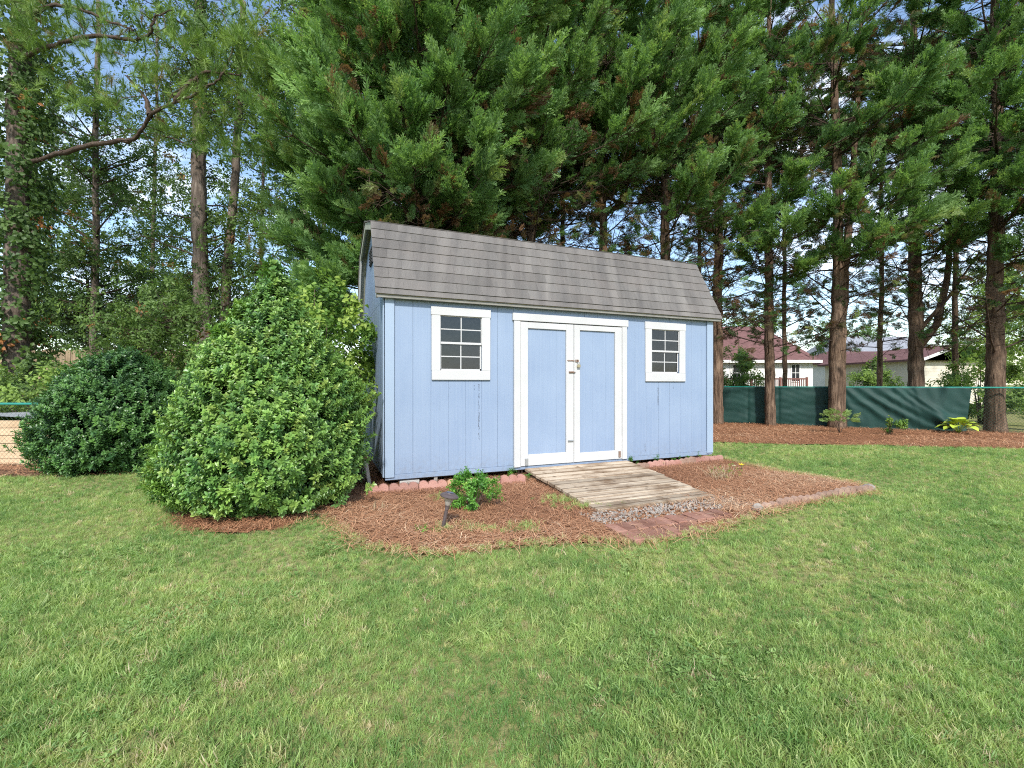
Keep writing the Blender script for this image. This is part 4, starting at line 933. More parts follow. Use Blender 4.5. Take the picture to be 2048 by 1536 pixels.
def cypress(px, d, label, seed, r0=.2, H=15, z_live=4.5, RAD=2.3, n_live=70, n_dead=24, z_dead=1.9, dens=1.0, lean=(0, 0), twin=False, front=None, brown=.06, gname='cypress trees in the row behind the shed', spr=.52, fork=False, rust=False, extra=()):
    R = np.random.default_rng(seed); b = np.array([(px - 1024) / FPX * d, d, 0.]); e = empty('cypress_tree', tuple(b), 0, label, 'tree', gname)
    mb = MB(); top = np.array([lean[0] * H, lean[1] * H, H]); P, rad = trunk_mesh(mb, [[0, 0, -.05], [lean[0] * 3, lean[1] * 3, 3.], top], r0, .03, R)
    if twin: trunk_mesh(mb, [[.13, .05, -.05], [.18, .08, 2.0], [.62, .2, 6], [.9, .2, 11]], r0 * .78, .04, R, flare=.2)
    if fork: trunk_mesh(mb, [[.06, -.02, 2.2], [.45, -.1, 2.75], [.78, -.1, 4.0], [.95, 0, 7.5]], .095, .03, R, flare=0); trunk_mesh(mb, [[.05, -.05, 2.6], [.6, -.25, 3.4], [1.3, -.4, 4.6]], .06, .02, R, 7, flare=0)
    mb.build('trunk', 'cypress_bark', e, smooth=True, fixn=False)
    br = MB(); sp, sd_, ss, st = [], [], [], []; ga = R.uniform(0, 6.28)
    def limb(z, az, L, live, el):
        i = np.interp(z, P[:, 2], np.arange(len(P))); o = np.array([np.interp(z, P[:, 2], P[:, 0]), np.interp(z, P[:, 2], P[:, 1]), z])
        hd = np.array([math.cos(az), math.sin(az), 0]); n = 7; u = np.linspace(0, 1, n)
        pts = o + hd * (L * u * math.cos(el))[:, None] + np.array([0, 0, 1.]) * (L * (math.sin(el) * u + (.22 if live else .12) * u ** 2.2))[:, None] + np.cumsum(R.normal(0, .025 * L / 2, (n, 3)), 0) * u[:, None]
        rb = max(.010, (.035 if live else .020) * L / 2.2); br.tube(pts, np.linspace(rb, .004, n), 4, False)
        ns = int(L * (5.5 if live else 6.5)) + 2; side = np.cross(hd, [0, 0, 1.])
        for k in range(ns):
            t = R.uniform(.28 if live else .15, 1.0); q = np.array([np.interp(t, u, pts[:, c]) for c in range(3)])
            sg = 1 if k % 2 else -1; sl = (1.15 - .75 * t) * R.uniform(.35, .62) * min(1.3, L / 1.8)
            dv = nrm(hd * R.uniform(.5, 1) + side * sg * R.uniform(.4, 1) + np.array([0, 0, R.uniform(.0, .5) if live else R.uniform(-.35, .35)]))
            q2 = q + dv * sl; md = (q + q2) / 2 + R.normal(0, .04, 3); br.tube([q, md, q2], [.009, .006, .003] if live else [.007, .005, .0025], 3, False)
            if not live:
                for j in range(3):
                    q3 = q + (q2 - q) * R.uniform(.3, 1); br.tube([q3, q3 + nrm(dv + R.normal(0, .7, 3)) * R.uniform(.12, .35)], [.004, .002], 3, False)
            if live:
                m = max(2, int(sl / .135 * dens))
                for j in range(m):
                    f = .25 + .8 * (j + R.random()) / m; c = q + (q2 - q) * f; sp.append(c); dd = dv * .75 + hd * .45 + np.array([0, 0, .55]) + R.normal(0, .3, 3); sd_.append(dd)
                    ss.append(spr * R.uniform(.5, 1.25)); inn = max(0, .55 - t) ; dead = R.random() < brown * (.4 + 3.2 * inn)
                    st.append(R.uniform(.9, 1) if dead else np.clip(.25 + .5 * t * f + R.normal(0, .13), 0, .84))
            elif R.random() < (.4 if not rust else .9):
                for j in range(2): sp.append(q + (q2 - q) * R.uniform(.4, 1)); sd_.append(dv + R.normal(0, .4, 3)); ss.append(spr * R.uniform(.3, .6)); st.append(R.uniform(.86, 1) if R.random() < (.45 if not rust else .8) else R.uniform(.0, .35))
        if live:
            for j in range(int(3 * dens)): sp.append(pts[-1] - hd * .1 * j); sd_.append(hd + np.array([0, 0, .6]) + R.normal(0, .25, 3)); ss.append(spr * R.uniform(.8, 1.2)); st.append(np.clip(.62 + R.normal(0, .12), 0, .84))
    for i in range(n_live):
        f = (i + R.random()) / n_live; z = z_live + (H - .6 - z_live) * f ** 1.15; ga += 2.39996; L = RAD * (1.05 - .72 * f ** 1.6) * R.uniform(.72, 1.12)
        if front is not None and math.cos(ga - front[0]) < front[1]: continue
        limb(z, ga, L, True, R.uniform(-.08, .22) + .35 * f)
    for i in range(int(n_dead * 1.35)):
        z = z_dead + (z_live + 1.2 - z_dead) * (i + R.random()) / n_dead; ga += 2.39996; limb(z, ga, R.uniform(.9, 2.5), False, R.uniform(.0, .8))
    for (z, az, L, el) in extra: limb(z, az, L, True, el)
    br.build('branches', 'twig_bark', e, smooth=True, fixn=False)
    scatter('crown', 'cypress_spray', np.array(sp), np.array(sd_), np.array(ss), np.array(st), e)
    return e

F = -math.pi / 2     # toward the camera
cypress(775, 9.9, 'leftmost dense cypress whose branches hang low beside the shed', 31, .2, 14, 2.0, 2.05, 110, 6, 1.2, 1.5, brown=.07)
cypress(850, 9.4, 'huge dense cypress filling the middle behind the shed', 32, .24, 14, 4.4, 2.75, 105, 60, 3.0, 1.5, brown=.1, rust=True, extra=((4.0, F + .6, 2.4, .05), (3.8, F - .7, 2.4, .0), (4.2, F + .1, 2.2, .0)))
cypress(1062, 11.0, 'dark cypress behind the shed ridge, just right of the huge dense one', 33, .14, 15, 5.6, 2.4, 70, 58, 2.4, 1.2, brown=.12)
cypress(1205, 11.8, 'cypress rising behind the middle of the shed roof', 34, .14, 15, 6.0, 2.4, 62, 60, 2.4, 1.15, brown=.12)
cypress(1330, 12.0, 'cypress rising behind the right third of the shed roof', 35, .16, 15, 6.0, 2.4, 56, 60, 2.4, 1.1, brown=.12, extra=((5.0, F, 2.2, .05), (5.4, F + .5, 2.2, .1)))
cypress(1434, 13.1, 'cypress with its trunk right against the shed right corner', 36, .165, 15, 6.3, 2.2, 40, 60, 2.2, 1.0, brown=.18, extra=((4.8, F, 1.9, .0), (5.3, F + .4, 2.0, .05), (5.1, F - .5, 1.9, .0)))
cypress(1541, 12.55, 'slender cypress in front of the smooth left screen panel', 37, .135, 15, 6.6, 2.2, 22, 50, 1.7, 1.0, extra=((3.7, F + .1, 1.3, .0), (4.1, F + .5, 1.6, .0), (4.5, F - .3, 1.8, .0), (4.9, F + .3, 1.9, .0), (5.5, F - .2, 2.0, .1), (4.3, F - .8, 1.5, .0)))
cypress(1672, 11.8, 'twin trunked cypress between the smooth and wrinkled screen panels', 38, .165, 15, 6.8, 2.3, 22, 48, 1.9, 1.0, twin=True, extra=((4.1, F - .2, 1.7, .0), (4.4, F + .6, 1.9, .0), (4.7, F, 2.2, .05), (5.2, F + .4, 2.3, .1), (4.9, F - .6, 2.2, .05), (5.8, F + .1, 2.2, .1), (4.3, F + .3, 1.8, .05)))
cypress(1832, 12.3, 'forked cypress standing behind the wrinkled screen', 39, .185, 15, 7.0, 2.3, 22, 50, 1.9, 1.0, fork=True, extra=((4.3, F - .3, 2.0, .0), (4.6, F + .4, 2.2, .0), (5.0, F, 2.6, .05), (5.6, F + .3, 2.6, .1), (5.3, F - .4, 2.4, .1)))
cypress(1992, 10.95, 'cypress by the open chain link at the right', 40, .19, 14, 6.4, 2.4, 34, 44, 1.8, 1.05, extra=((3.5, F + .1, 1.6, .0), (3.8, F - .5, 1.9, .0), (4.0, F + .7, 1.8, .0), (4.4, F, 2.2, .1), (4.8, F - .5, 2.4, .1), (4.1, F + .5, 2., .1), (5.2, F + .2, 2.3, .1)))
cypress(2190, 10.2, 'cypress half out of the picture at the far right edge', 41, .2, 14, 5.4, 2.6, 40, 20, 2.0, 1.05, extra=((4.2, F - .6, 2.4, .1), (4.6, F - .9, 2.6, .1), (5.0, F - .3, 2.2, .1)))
cypress(1398, 15.2, 'thin cypress trunk far behind the shed right end', 42, .08, 13, 7.5, 1.6, 20, 36, 2.2, .9)
cypress(1572, 15.6, 'thin background cypress right of the slender one', 43, .08, 13, 8, 1.6, 18, 36, 2.2, .9)
cypress(1120, 14.5, 'thin background cypress seen past the shed ridge', 44, .10, 14, 6, 2.0, 36, 50, 2.2, .9)
cypress(960, 12.5, 'shaded cypress hidden behind the huge dense one', 45, .15, 15, 5.0, 2.4, 60, 60, 2.2, 1.1, brown=.12)
cypress(1760, 15.8, 'thin background cypress above the grey roofed house', 46, .09, 13, 8.0, 1.8, 18, 40, 2.0, .9)
cypress(1910, 14.6, 'thin background cypress above the beige gable', 47, .09, 13, 8.0, 1.8, 18, 40, 2.0, .9)

def broadleaf(base, label, seed, trunk, r0, r1, crown, n_tw, scl, tint, src='leafy_twig', bark='pine_bark', n_limb=18, name='tree', cat='tree', group=None, tr2=None, limbs=(), spread=.35, clump=26, updir=.3, down=0.0):
    """trunk: list of local points; crown: list of ellipsoids (x,y,z, rx,ry,rz) the leaf clumps fill"""
    R = np.random.default_rng(seed); e = empty(name, tuple(base), 0, label, cat, group); mb = MB(); P, rad = trunk_mesh(mb, trunk, r0, r1, R, 9)
    if tr2: trunk_mesh(mb, tr2[0], tr2[1], tr2[2], R, 8)
    mb.build('trunk', bark, e, smooth=True, fixn=False); br = MB(); pts, dirs = [], []
    vol = np.array([c[3] * c[4] * c[5] for c in crown]); vol = vol / vol.sum()
    ncl = max(6, int(n_tw / clump))
    for i in range(ncl):
        c = crown[R.choice(len(crown), p=vol)]; v = nrm(R.normal(size=3)) * R.random() ** (1 / 2.2); q = np.array(c[:3]) + v * np.array(c[3:])
        zi = np.clip(q[2] - R.uniform(.2, 1.0) * np.linalg.norm(q[:2] - [np.interp(q[2], P[:, 2], P[:, 0]), np.interp(q[2], P[:, 2], P[:, 1])]) * .6, P[0, 2] + .5, P[-1, 2]); o = np.array([np.interp(zi, P[:, 2], P[:, 0]), np.interp(zi, P[:, 2], P[:, 1]), zi])
        W = wob_path(o, q, 6, .05 * np.linalg.norm(q - o) / 2, R); L = np.linalg.norm(q - o); br.tube(W, np.linspace(min(.06, .012 + .012 * L), .004, 6), 4, False)
        m = R.integers(clump // 2, clump * 3 // 2 + 1)
        for k in range(m):
            t = R.uniform(.55, 1.0); w0 = np.array([np.interp(t, np.linspace(0, 1, 6), W[:, a]) for a in range(3)]); g = w0 + R.normal(0, spread, 3) * np.array([1, 1, .6]); pts.append(g); dirs.append(g - w0 + R.normal(0, .2, 3) + np.array([0, 0, updir - down]))
            if k % 3 == 0: br.tube([w0, (w0 + g) / 2 + R.normal(0, .04, 3), g], [.007, .005, .0025], 3, False)
    for W in limbs:
        W = np.array(W); n0 = len(W); t = np.linspace(0, n0 - 1, n0 * 6); i1 = np.minimum(t.astype(int), n0 - 2); f = (t - i1)[:, None]; g = lambda k: W[np.clip(i1 + k, 0, n0 - 1)]
        C = .5 * (2 * g(0) + (g(1) - g(-1)) * f + (2 * g(-1) - 5 * g(0) + 4 * g(1) - g(2)) * f ** 2 + (3 * g(0) - g(-1) - 3 * g(1) + g(2)) * f ** 3)
        C += R.normal(0, .012, C.shape); rl_ = np.linspace(.05, .010, len(C)) * (1 + R.normal(0, .06, len(C))); br.tube(C, rl_, 7, False)
        for k in range(len(C) // 2):
            j = R.integers(3, len(C)); dv = nrm(R.normal(size=3) + np.array([0, 0, .3])); l_ = R.uniform(.25, .8); br.tube([C[j], C[j] + dv * l_ * .5 + R.normal(0, .05, 3), C[j] + dv * l_ + R.normal(0, .08, 3)], [.009, .006, .003], 4, False)
    br.build('branches', 'twig_bark', e, smooth=True, fixn=False)
    n = len(pts); scatter('crown', src, np.array(pts), np.array(dirs), scl * R.uniform(.7, 1.25, n), np.where(R.random(n) < .012, .95, np.minimum(.8, tint[0] + tint[1] * R.normal(size=n))), e)
    return e

# left woodland
def L(px, py, d, b): return tuple(at(px, py, d) - np.array(b))
b = (-11.55, 10.6, 0)      # ivy clad pine at the left edge
D0 = 10.6
pine = broadleaf(b, 'ivy covered pine at the left edge with curving needled limbs', 51, [(0, 0, -.1), (.05, 0, 4), (.1, 0, 13)], .27, .14, [(0, 0, 11.5, 2.5, 2, 1.5)], 60, .3, (.4, .15), 'pine_tuft', 'pine_bark', name='pine_tree',
    limbs=[[L(40, 330, D0, b), L(140, 300, 9.5, b), L(225, 283, 8.8, b), L(270, 276, 8.6, b), L(300, 232, 8.4, b), L(350, 205, 8.2, b), L(420, 172, 8.0, b), L(450, 140, 7.9, b), L(470, 80, 7.8, b)],
           [L(30, 40, D0, b), L(100, 12, 9.5, b), L(160, 18, 9, b), L(230, 48, 8.6, b), L(270, 60, 8.4, b)],
           [L(30, 120, D0, b), L(110, 90, 9.4, b), L(190, 72, 8.8, b), L(265, 80, 8.5, b), L(300, 66, 8.4, b), L(310, 35, 8.3, b), L(345, 22, 8.2, b)],
           [L(350, 205, 8.2, b), L(400, 150, 8.2, b), L(480, 150, 8.0, b)], [L(300, 232, 8.4, b), L(285, 190, 8.6, b), L(250, 150, 8.8, b)]])
R_ = np.random.default_rng(77); q, dd, tt = [], [], []
for (px, py, n, sx, sy, dep) in ((440, 110, 60, 45, 40, 7.9), (480, 60, 40, 25, 40, 7.8), (330, 60, 60, 70, 35, 8.6), (180, 30, 50, 70, 25, 9.2), (120, 150, 40, 60, 40, 9.6), (350, 250, 26, 50, 16, 8.9), (540, 250, 40, 30, 40, 10.2), (400, 170, 34, 50, 25, 8.1), (300, 150, 22, 22, 14, 8.3), (210, 100, 26, 35, 16, 8.7), (60, 60, 60, 45, 35, 9.5), (230, 205, 26, 30, 20, 8.6), (470, 200, 30, 35, 25, 8.2), (520, 160, 26, 25, 30, 8.3), (160, 200, 22, 30, 16, 9.0), (430, 290, 22, 30, 12, 8.8), (500, 280, 26, 35, 20, 8.8), (520, 490, 60, 45, 22, 11.5), (120, 40, 30, 40, 20, 9.2), (560, 110, 50, 40, 60, 10.5)):
    for k in range(n): p = at(px + R_.normal(0, sx), py + R_.normal(0, sy), dep + R_.normal(0, .3)); q.append(p - np.array(b)); dd.append(R_.normal(0, .6, 3) + [0, -.2, .8]); tt.append(R_.normal(.6, .18))
scatter('needle_tufts', 'pine_tuft', np.array(q), np.array(dd), R_.uniform(.2, .32, len(q)), np.array(tt), pine)
iv = R_.uniform(0, 6.28, 820); zz = R_.uniform(.0, 10.5, 820); rr = .26 + .2 * R_.random(820) * (1 + .6 * np.sin(zz * 2.2))
scatter('ivy', 'ivy_twig', np.stack([rr * np.cos(iv), rr * np.sin(iv), zz], 1), np.stack([np.cos(iv), np.sin(iv), .2 + 0 * iv], 1), R_.uniform(.3, .48, 820), np.where(R_.random(820) < .025, 1.0, R_.normal(.18, .12, 820)), pine)

broadleaf(L(185, 768, 14, (0, 0, 1.16)), 'slim straight tree left of the double trunked pine', 52, [(0, 0, -.1), (.05, 0, 5), (.1, 0, 13)], .11, .06, [(0, 0, 8, 2.6, 2, 4.0), (0, 0, 5, 2.4, 1.8, 2.0)], 1250, .36, (.25, .17), n_limb=14)
broadleaf(L(415, 768, 12.5, (0, 0, 1.16)), 'large double trunked pine behind the holly bush', 53, [(.0, 0, -.1), (-.12, 0, 3), (-.3, 0, 7), (-.3, 0, 13)], .22, .13, [(0, 0, 10, 2.8, 2, 2.2), (-.6, .4, 6.2, 2.6, 1.6, 2.6), (.8, .4, 4.6, 1.6, 1.4, 1.4)], 1400, .35, (.3, .17),
          tr2=([(.22, .25, -.1), (.3, .3, 3), (.55, .35, 7), (.75, .4, 12)], .15, .07), name='pine_tree')
broadleaf(L(608, 768, 13, (0, 0, 1.16)), 'pale lichen barked tree between the holly bush and the dense cypress', 54, [(0, 0, -.1), (.02, 0, 4), (-.1, 0, 12)], .16, .07, [(-.4, 0, 9.8, 2.0, 1.6, 3.2), (-.2, 0, 6, 1.6, 1.4, 1.6)], 850, .34, (.38, .16), bark='lichen_bark')
broadleaf(L(60, 768, 16, (0, 0, 1.16)), 'dark leafy tree behind the ivy covered pine', 55, [(0, 0, -.1), (0, 0, 16)], .16, .08, [(0, 0, 7, 3, 2, 4), (.4, 0, 3.4, 2.6, 1.6, 1.8)], 1000, .4, (.15, .13))
broadleaf(L(300, 768, 19, (0, 0, 1.16)), 'far leafy tree between the slim tree and the double trunked pine', 56, [(0, 0, -.1), (.2, 0, 19)], .09, .04, [(0, 0, 8.5, 3.2, 2, 4.6), (0, 0, 4, 3, 1.6, 2.2)], 900, .42, (.3, .15))
broadleaf(L(520, 768, 18, (0, 0, 1.16)), 'far leafy tree seen left of the dense cypress', 57, [(0, 0, -.1), (.2, 0, 13)], .09, .04, [(0, 0, 11, 2.8, 2, 4.2), (0, 0, 5, 2.4, 1.6, 2.6)], 760, .42, (.35, .15))
broadleaf(L(660, 768, 17, (0, 0, 1.16)), 'tall fine leaved tree behind the dense cypress left edge', 58, [(0, 0, -.1), (-.4, 0, 15)], .11, .05, [(-.4, 0, 13, 2.6, 2, 3.6), (0, 0, 8, 2.2, 1.8, 3)], 1000, .42, (.42, .13))
broadleaf((-13.6, 14.6, 0), 'dark spreading evergreen above the wooden fence', 59, [(0, 0, -.1), (0, 0, 4.5)], .1, .04, [(0, 0, 3.6, 2.3, 1.1, 1.7)], 900, .34, (.08, .08), clump=20)
broadleaf((-10.0, 14.4, 0), 'dark understorey tree behind the left holly bush', 60, [(0, 0, -.1), (0, 0, 3.6)], .08, .03, [(0, 0, 3.4, 2.0, 1.0, 1.5)], 800, .32, (.12, .09), clump=20)
broadleaf((-7.6, 9.6, 0), 'layered green understorey tree between the two holly bushes', 61, [(0, 0, -.1), (.1, 0, 2.4)], .05, .015, [(0, 0, 2.4, 1.2, .8, .75), (.2, 0, 1.5, .9, .7, .5)], 620, .3, (.42, .14), clump=22, updir=.0)
shrub('bush', (-9.3, 9.0, -.1), 'leafy_twig', 420, [(.2, .8), (.7, 1.1), (1.1, .9), (1.4, .5), (1.55, .1)], .28, (.62, .16), 'loose light green bush behind the left chain link rail', 'bush', 62, lump=.2)
shrub('bush', (-11.6, 9.8, -.1), 'leafy_twig', 420, [(.2, .6), (.8, .75), (1.2, .6), (1.5, .3), (1.7, .1)], .3, (.35, .16), 'shaded bush at the foot of the ivy covered pine', 'bush', 63, lump=.2)
shrub('bush', (-6.2, 9.4, 0), 'leafy_twig', 500, [(.1, .7), (.7, 1.0), (1.2, .9), (1.7, .5), (1.9, .1)], .28, (.22, .14), 'dark bush behind the gap between the holly bushes', 'bush', 64, lump=.2)
shrub('bush', (-4.6, 10.6, 0), 'leafy_twig', 500, [(.1, .9), (.9, 1.2), (1.6, 1.0), (2.3, .5), (2.6, .1)], .32, (.18, .12), 'tall shaded bush hidden behind the big holly bush', 'bush', 65, lump=.2)

# ------------------------------------------------------------------ left fences and board wall
simple('galv_post', (.2, .22, .21), (.26, .28, .27), 10, .5, .4)
def chain_fence(name, A, B, zt, label, gaps=.0, posts=(0, 1), zb=.03, rail='rail_green', wires=True, wr=.0022):
    A, B = np.array(A, float), np.array(B, float); d = B - A; Lf = np.linalg.norm(d); d /= Lf; e = empty(name, (A[0], A[1], 0), math.atan2(d[1], d[0]), label, 'fence')
    MB().tube([[0, 0, zt], [Lf, 0, zt]], .021, 10).build('top_rail', rail, e, smooth=True)
    for f in posts: MB().tube([[f * Lf, .03, -.2], [f * Lf, .03, zt - .02]], .024, 8).build('post', 'rail_green', e, smooth=True)
    if wires:
        mb = MB(); h = zt - zb - .02; sp = .07; n = int(Lf / sp); V, Q = [], []
        for i in range(-int(h / sp), n):
            for s in (1, -1):
                x0, x1 = i * sp, i * sp + h; z0, z1 = (zb, zb + h) if s > 0 else (zb + h, zb); y = .012 * s
                if x0 < 0: z0 += (z1 - z0) * (-x0 / h); x0 = 0
                if x1 > Lf: z1 = z0 + (z1 - z0) * (Lf - x0) / (x1 - x0); x1 = Lf
                if x1 - x0 > .02: mb.tube([[x0, y, z0], [x1, y, z1]], wr, 3, False)
        w_ = mb.build('wire_mesh', 'wire_green', e, fixn=False); w_['kind'] = 'stuff'
    return e
zl = float(at(0, 808, 7.0)[2])
chain_fence('chain_link_fence', (-10.5, 7.02), (-3.4, 7.02), zl, 'low green chain link fence behind the left holly bush', posts=(.02, .45, .98), zb=-.1, wr=.0011)
dk = empty('board_wall', (-11.5, 7.22, 0), 0, 'low wall of new horizontal boards behind the left fence', 'wall')
z0 = float(at(0, 934, 7.2)[2]); z1 = float(at(0, 841, 7.2)[2]); hb = (z1 - z0) / 6
for i in range(6): MB().box(0, 4.55, 0, .035, z0 + i * hb + .004, z0 + (i + 1) * hb - .004).build('board', 'new_wood', dk, bevel=.004)
for xx in (.4, 2.2, 4.3): MB().box(xx, xx + .09, .036, .12, -.3, z1 - .02).build('post', 'new_wood', dk)
dp = MB().add(*grid_mesh(np.linspace(-14, -6.4, 20), np.linspace(7.3, 9.2, 8), lambda x, y: 0 * x + .62 + .04 * np.sin(x * 2))); o = dp.build('raised_ground', 'grey_patch', fixn=False); tag(o, 'grey raised ground behind the board wall', kind='structure')
pf = empty('picket_fence', (-15.5, 13.2, 0), 0, 'tall weathered dog eared wooden picket fence beyond the left trees', 'fence')
pw = .135; zt = float(at(0, 700, 13.2)[2]); me = MB().prism([(0, 0), (pw, 0), (pw, zt - .04), (pw - .035, zt), (.035, zt), (0, zt - .04)], 'y', 0, .018).mesh('picket'); b_ = bmesh.new(); b_.from_mesh(me); bmesh.ops.recalc_face_normals(b_, faces=b_.faces); b_.to_mesh(me); b_.free(); me.materials.append(M['picket_wood'])
for i in range(62):
    o = bpy.data.objects.new('picket', me); COL.objects.link(o); o.parent = pf; o.location = (i * (pw + .007), random.uniform(-.004, .004), random.uniform(-.015, .015)); o.rotation_euler = (0, random.uniform(-.006, .006), 0)
for z in (.4, 1.1, 1.8): MB().box(0, 62 * (pw + .007), .024, .065, z, z + .09).build('rail', 'picket_wood', pf)
pc = MB().box(-.14, .14, -.14, .14, -.01, .02).box(-.12, .12, -.12, .12, .02, .035)
pcz = float(at(375, 692, 12.9)[2]); sh_ = empty('post_cap', tuple(at(376, 692, 12.9)), 0, 'pale capped fence post at the end of the picket fence', 'post'); pc.build('cap', 'house_white', sh_, bevel=.005); MB().box(-.06, .06, -.06, .06, -pcz, -.01).build('post', 'picket_wood', sh_)

# ------------------------------------------------------------------ right chain link fence with privacy screen
FA, FB = np.array([4.2, 14.58]), np.array([14.0, 9.27]); zr = 1.075
chain_fence('chain_link_fence', FA, FB, zr, 'green chain link fence carrying the dark green privacy screens at the right', posts=(.02, .21, .42, .60, .78, .97))
fd = (FB - FA) / np.linalg.norm(FB - FA); fn = np.array([fd[1], -fd[0]])
def fence_s(px): p = (px - 1024) / FPX; return (p * FA[1] - FA[0]) / (fd[0] - p * fd[1])
def screen(px0, px1, folds, label, seed):
    s0, s1 = fence_s(px0), fence_s(px1); nx, nz_ = int((s1 - s0) / .02), 50; u = np.linspace(0, 1, nx)[None]; v = np.linspace(0, 1, nz_)[:, None]; R = np.random.default_rng(seed)
    s = s0 + (s1 - s0) * u + 0 * v; disp = .03 + .006 * np.sin(u * 40 + v * 3) * (1 - v)
    z = zr - .005 + (-zr + .03) * v + 0 * u
    if folds:
        w_ = np.zeros_like(s)
        for (c, k, amp, wd) in ((.10, .55, .05, .035), (.22, .75, .06, .04), (.36, .85, .06, .045), (.48, .80, .05, .03), (.62, .55, .05, .035), (.72, .35, .04, .03), (.05, .25, .03, .03), (.55, .9, .03, .025), (.83, .1, .04, .04)):
            pos = c + k * (v ** 1.25) * (1 - c) ** .6 * .95; w_ += amp * np.exp(-((u - pos) / (wd * (1 + .8 * v))) ** 2) * (.35 + .65 * np.sin(np.pi * np.clip(v * 1.1, 0, 1)) ** .5)
        disp = disp + w_ + .004 * np.sin((u * 47 - v * 22 + 3 * np.sin(v * 5 + u * 7))) * (.3 + v) + .002 * np.sin(u * 91 - v * 17 + 4 * np.sin(u * 11)); z = z - .06 * np.sin(np.pi * u) * v - .02 * np.sin(u * 60) * .15; s = s - .10 * v * u
    else:
        disp = disp + .003 * np.sin(u * 37 + v * 21 + 3 * np.sin(u * 9 - v * 4)) + .002 * np.sin(u * 23 - v * 37 + 2 * np.sin(u * 17)) + .012 * np.sin(u * 9 + v * 5) * v + .008 * np.sin(v * 14 + u * 5); z = z + .012 * np.sin(u * 21) * v
        for pp in (.38, .62): disp = disp - .018 * np.exp(-((u - pp) / .012) ** 2)
    P = FA[None, None] + fd * s[..., None] + fn * disp[..., None]; V = np.concatenate([P, z[..., None]], -1).reshape(-1, 3); i = np.arange(nz_ - 1)[:, None] * nx; j = np.arange(nx - 1)[None]
    o = MB().add(V, np.stack([i + j, i + j + 1, i + nx + j + 1, i + nx + j], -1).reshape(-1, 4)).build('privacy_screen', 'screen_fabric', smooth=True, fixn=False); so_ = o.modifiers.new('thick', 'SOLIDIFY'); so_.thickness = .003; tag(o, label, 'screen', 'privacy screens on the right fence')
screen(1405, 1662, False, 'smooth dark green screen fabric on the fence nearer the shed', 1)
screen(1666, 1942, True, 'wrinkled dark green screen fabric at the right end of the fence', 2)

# plants in the right bed
def fan_plant(name, p, n, L0, W0, m, label, seed, h=.1, cat='plant', rise=.7):
    R = np.random.default_rng(seed); e = empty(name, tuple(p), 0, label, cat)
    for i in range(n):
        a = i * 2.4 + R.normal(0, .2); f = (i + .5) / n; el = rise * (1 - f) + .1; st = np.array([math.cos(a), math.sin(a), 0]) * (.03 + .16 * f) + np.array([0, 0, h * (1.3 - .5 * f)])
        mb = MB(); mb.tube([[0, 0, 0], st * .6 + [0, 0, .03], st], .004, 4); d = np.array([math.cos(a) * math.cos(el), math.sin(a) * math.cos(el), math.sin(el)]); leaf(mb, st, d, np.array([0, 0, 1.]), L0 * R.uniform(.8, 1.15), W0 * R.uniform(.85, 1.1), .12, .45); mb.build('leaf', m, e, smooth=True, fixn=False)
simple('hosta_leaf', (.34, .45, .04), (.45, .55, .08), 6, .45, .3)
fan_plant('hosta', gnd(1918, 868), 26, .22, .20, 'hosta_leaf', 'yellow green broad leaved hosta in front of the wrinkled screen', 3, .20, rise=1.0)
pz = gnd(1680, 868); sd_ = empty('cedar_seedling', tuple(pz), 0, 'small feathery light green seedling at the foot of the twin trunk', 'seedling')
n = 34; a = rng.uniform(0, 6.28, n); r = rng.uniform(.0, .3, n); q = np.stack([r * np.cos(a), r * .7 * np.sin(a), .30 + rng.uniform(0, .22, n)], 1); scatter('foliage', 'cypress_spray', q, np.stack([np.cos(a), np.sin(a), .25 + 0 * a], 1), rng.uniform(.12, .2, n), rng.uniform(.78, .86, n), sd_)
mb = MB()
for k in range(6): mb.tube([[0, 0, 0], [rng.normal(0, .08), rng.normal(0, .06), .25], [rng.normal(0, .2), rng.normal(0, .12), .42]], [.008, .006, .003], 4)
mb.build('stems', 'twig_bark', sd_)
shrub('seedling', tuple(gnd(1783, 872)), 'pale_twig', 60, [(.03, .30), (.08, .28), (.16, .14), (.34, .12), (.46, .05)], .13, (.35, .2), 'pale seedling plant standing before the wrinkled screen', 'seedling', 71, stems=4, lump=.2)

# ------------------------------------------------------------------ houses beyond the fence
def gable_roof(mb, x0, x1, y0, y1, ze, zr_, hip=0.0, ov=.35, along='x'):
    x0, x1, y0, y1 = x0 - ov, x1 + ov, y0 - ov, y1 + ov; ym = (y0 + y1) / 2; t = .12
    V = [(x0, y0, ze), (x1, y0, ze), (x1, y1, ze), (x0, y1, ze), (x0 + hip, ym, zr_), (x1 - hip, ym, zr_)]; V += [(a, b, c - t) for a, b, c in V]
    mb.add(V, [[0, 1, 5, 4], [2, 3, 4, 5], [6, 10, 11, 7], [8, 11, 10, 9], [0, 6, 7, 1], [2, 8, 9, 3]], [[1, 2, 5], [3, 0, 4], [7, 11, 8], [9, 10, 6]]); mb.add([V[i] for i in (1, 2, 8, 7)], [[0, 1, 2, 3]]); mb.add([V[i] for i in (3, 0, 6, 9)], [[0, 1, 2, 3]])
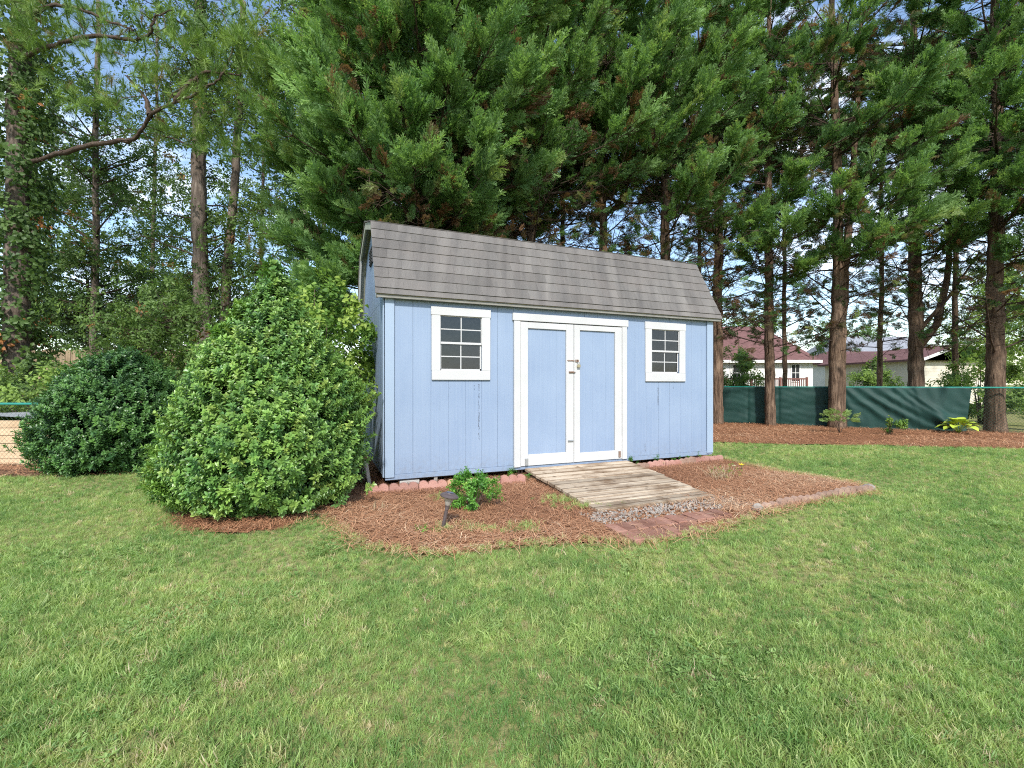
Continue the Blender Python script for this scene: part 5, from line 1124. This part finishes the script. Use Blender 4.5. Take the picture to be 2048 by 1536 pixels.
def house(loc, rz, label, walls, ze, wall_m, roof, roof_m, wins=(), gables=False):
    e = empty('house', loc, rz, label, 'house'); x0, x1, y0, y1 = walls; zr_, hip = roof
    w_ = MB()
    if gables: w_.prism([(y0, 0), (y1, 0), (y1, ze), ((y0 + y1) / 2, zr_ - .15), (y0, ze)], 'x', x0, x1)
    else: w_.box(x0, x1, y0, y1, -.2, ze)
    wo = w_.build('wall', wall_m, e)
    k = 0
    z = .2
    while z < ze - .2:       # lap siding courses on the side that faces the yard
        MB().box(x0, x1, y0 - .02, y0 - .003, z, z + .185).build('siding_course', wall_m, wo); z += .19
    m = MB(); gable_roof(m, x0, x1, y0, y1, ze + .1, zr_, hip); ro = m.build('roof', roof_m, e)
    for (a, b, c, d) in wins:
        wn = MB().box(a - .08, b + .08, y0 - .05, y0 - .021, c - .08, d + .08).build('window', 'house_white', e); am, cm = (a + b) / 2, (c + d) / 2
        for (p, q) in ((a, am - .02), (am + .02, b)):
            for (r, s) in ((c, cm - .02), (cm + .02, d)): MB().box(p, q, y0 - .06, y0 - .0505, r, s).build('pane', 'window_dark', wn)
    return e, ro
h1, ro = house((15.2, 28, 0), 0, 'white house with a dark red roof nearest the shed', (-7, 3.3, 0, 8), 2.5, 'house_white', (5.2, 1.4), 'roof_red', ((2.0, 2.45, 1.35, 2.35), (-1.6, -.7, 1.35, 2.35)))
MB().box(-7.35, 3.65, -.39, -.36, 2.45, 2.62).build('gutter', 'house_white', ro)
rl = empty('deck_railing', (15.6, 26.5, 0), 0, 'red brown deck railing in front of the white house', 'railing'); MB().box(-3.4, 1.6, 0, .08, 1.42, 1.5).build('rail', 'rail_red', rl); MB().box(-3.4, 1.6, 0, .08, .5, .58).build('rail', 'rail_red', rl)
for k in range(40): MB().box(-3.35 + k * .125, -3.31 + k * .125, .02, .06, .58, 1.42).build('baluster', 'rail_red', rl)
for xx in (-3.4, -1.7, 0, 1.55): MB().box(xx, xx + .1, -.01, .09, 0, 1.56).build('post', 'rail_red', rl)
house((28.5, 34, 0), 0, 'low white house with maroon roof behind the forked cypress', (-3.6, 2.6, 0, 7), 2.75, 'house_white', (3.85, 1.5), 'roof_red', ((-1.2, -.4, 1.2, 2.3),))
house((39.5, 46, 0), 0, 'grey roofed house standing farthest back', (-4.8, 4.8, 0, 9), 4.2, 'house_white', (6.4, 1.2), 'roof_grey', ((-3, -2, 1.4, 2.6),))
gh, gr = house((25.5, 29.5, 0), math.radians(90), 'beige gabled garage seen right of the forked cypress', (-3.5, 4.5, -2.1, 2.1), 2.5, 'house_beige', (3.45, 0.0), 'roof_red', gables=True)
for k in range(12): MB().box(-3.53, -3.505, -2.1, 2.1, .15 + k * .19, .335 + k * .19).build('siding_course', 'house_beige', gh)
for s_ in (-1, 1): MB().prism([(s_ * 2.45, 2.42), (0, 3.36), (0, 3.52), (s_ * 2.45, 2.58)], 'x', -3.89, -3.855).build('rake_trim', 'house_white', gr)

# background trees beyond the houses and to the right
k = 0
for (x_, y_, h_, r_, tn, l_) in ((9.5, 40, 9, 3.2, .6, 'distant leafy tree behind the shed right corner'), (17.5, 44, 8.2, 3.4, .5, 'distant leafy tree above the white house'), (25, 52, 9.5, 3.8, .55, 'distant leafy tree left of the grey roof'), (33, 60, 12, 4.4, .5, 'distant leafy tree above the grey roof'), (44, 60, 12, 4.6, .5, 'distant leafy tree right of the grey roof'), (21.5, 20.5, 7.5, 2.3, .84, 'bright green tree behind the right end of the fence'), (19.5, 17.0, 6.5, 1.8, .86, 'bright green tree at the right picture edge'), (17.5, 33, 4.6, 1.6, .65, 'small tree between the two red roofs'), (2, 46, 12, 4.5, .4, 'distant leafy tree hidden behind the shed'), (-8, 42, 11, 4.5, .35, 'distant leafy tree behind the big holly bush'), (-20, 38, 12, 5, .3, 'distant leafy tree far behind the picket fence'), (-32, 40, 13, 5, .3, 'distant leafy tree at the far left')):
    k += 1; broadleaf((x_, y_, 0), l_, 80 + k, [(0, 0, -.2), (.1, 0, h_ * .7)], .2, .08, [(0, 0, h_ * .62, r_, r_ * .8, h_ * .36), (0, 0, h_ * .35, r_ * .9, r_ * .7, h_ * .22)], 520, .9 if y_ > 30 else .5, (tn, .14), group='trees beyond the fences', clump=24, spread=.55)
shrub('bush', (13.6, 13.2, 0), 'leafy_twig', 420, [(.1, .7), (.7, .9), (1.3, .7), (1.8, .2)], .34, (.6, .15), 'light green bush behind the open chain link at the right', 'bush', 92, lump=.25)
shrub('bush', (18.9, 24, 0), 'leafy_twig', 360, [(.1, .9), (.9, 1.1), (1.7, .8), (2.3, .2)], .45, (.6, .15), 'green bush in front of the maroon roofed house', 'bush', 93, lump=.25)
shrub('bush', (10.7, 22, 0), 'leafy_twig', 380, [(.1, .9), (.9, 1.1), (1.9, .8), (2.7, .2)], .45, (.6, .15), 'leafy bush in front of the white house left end', 'bush', 94, lump=.25)
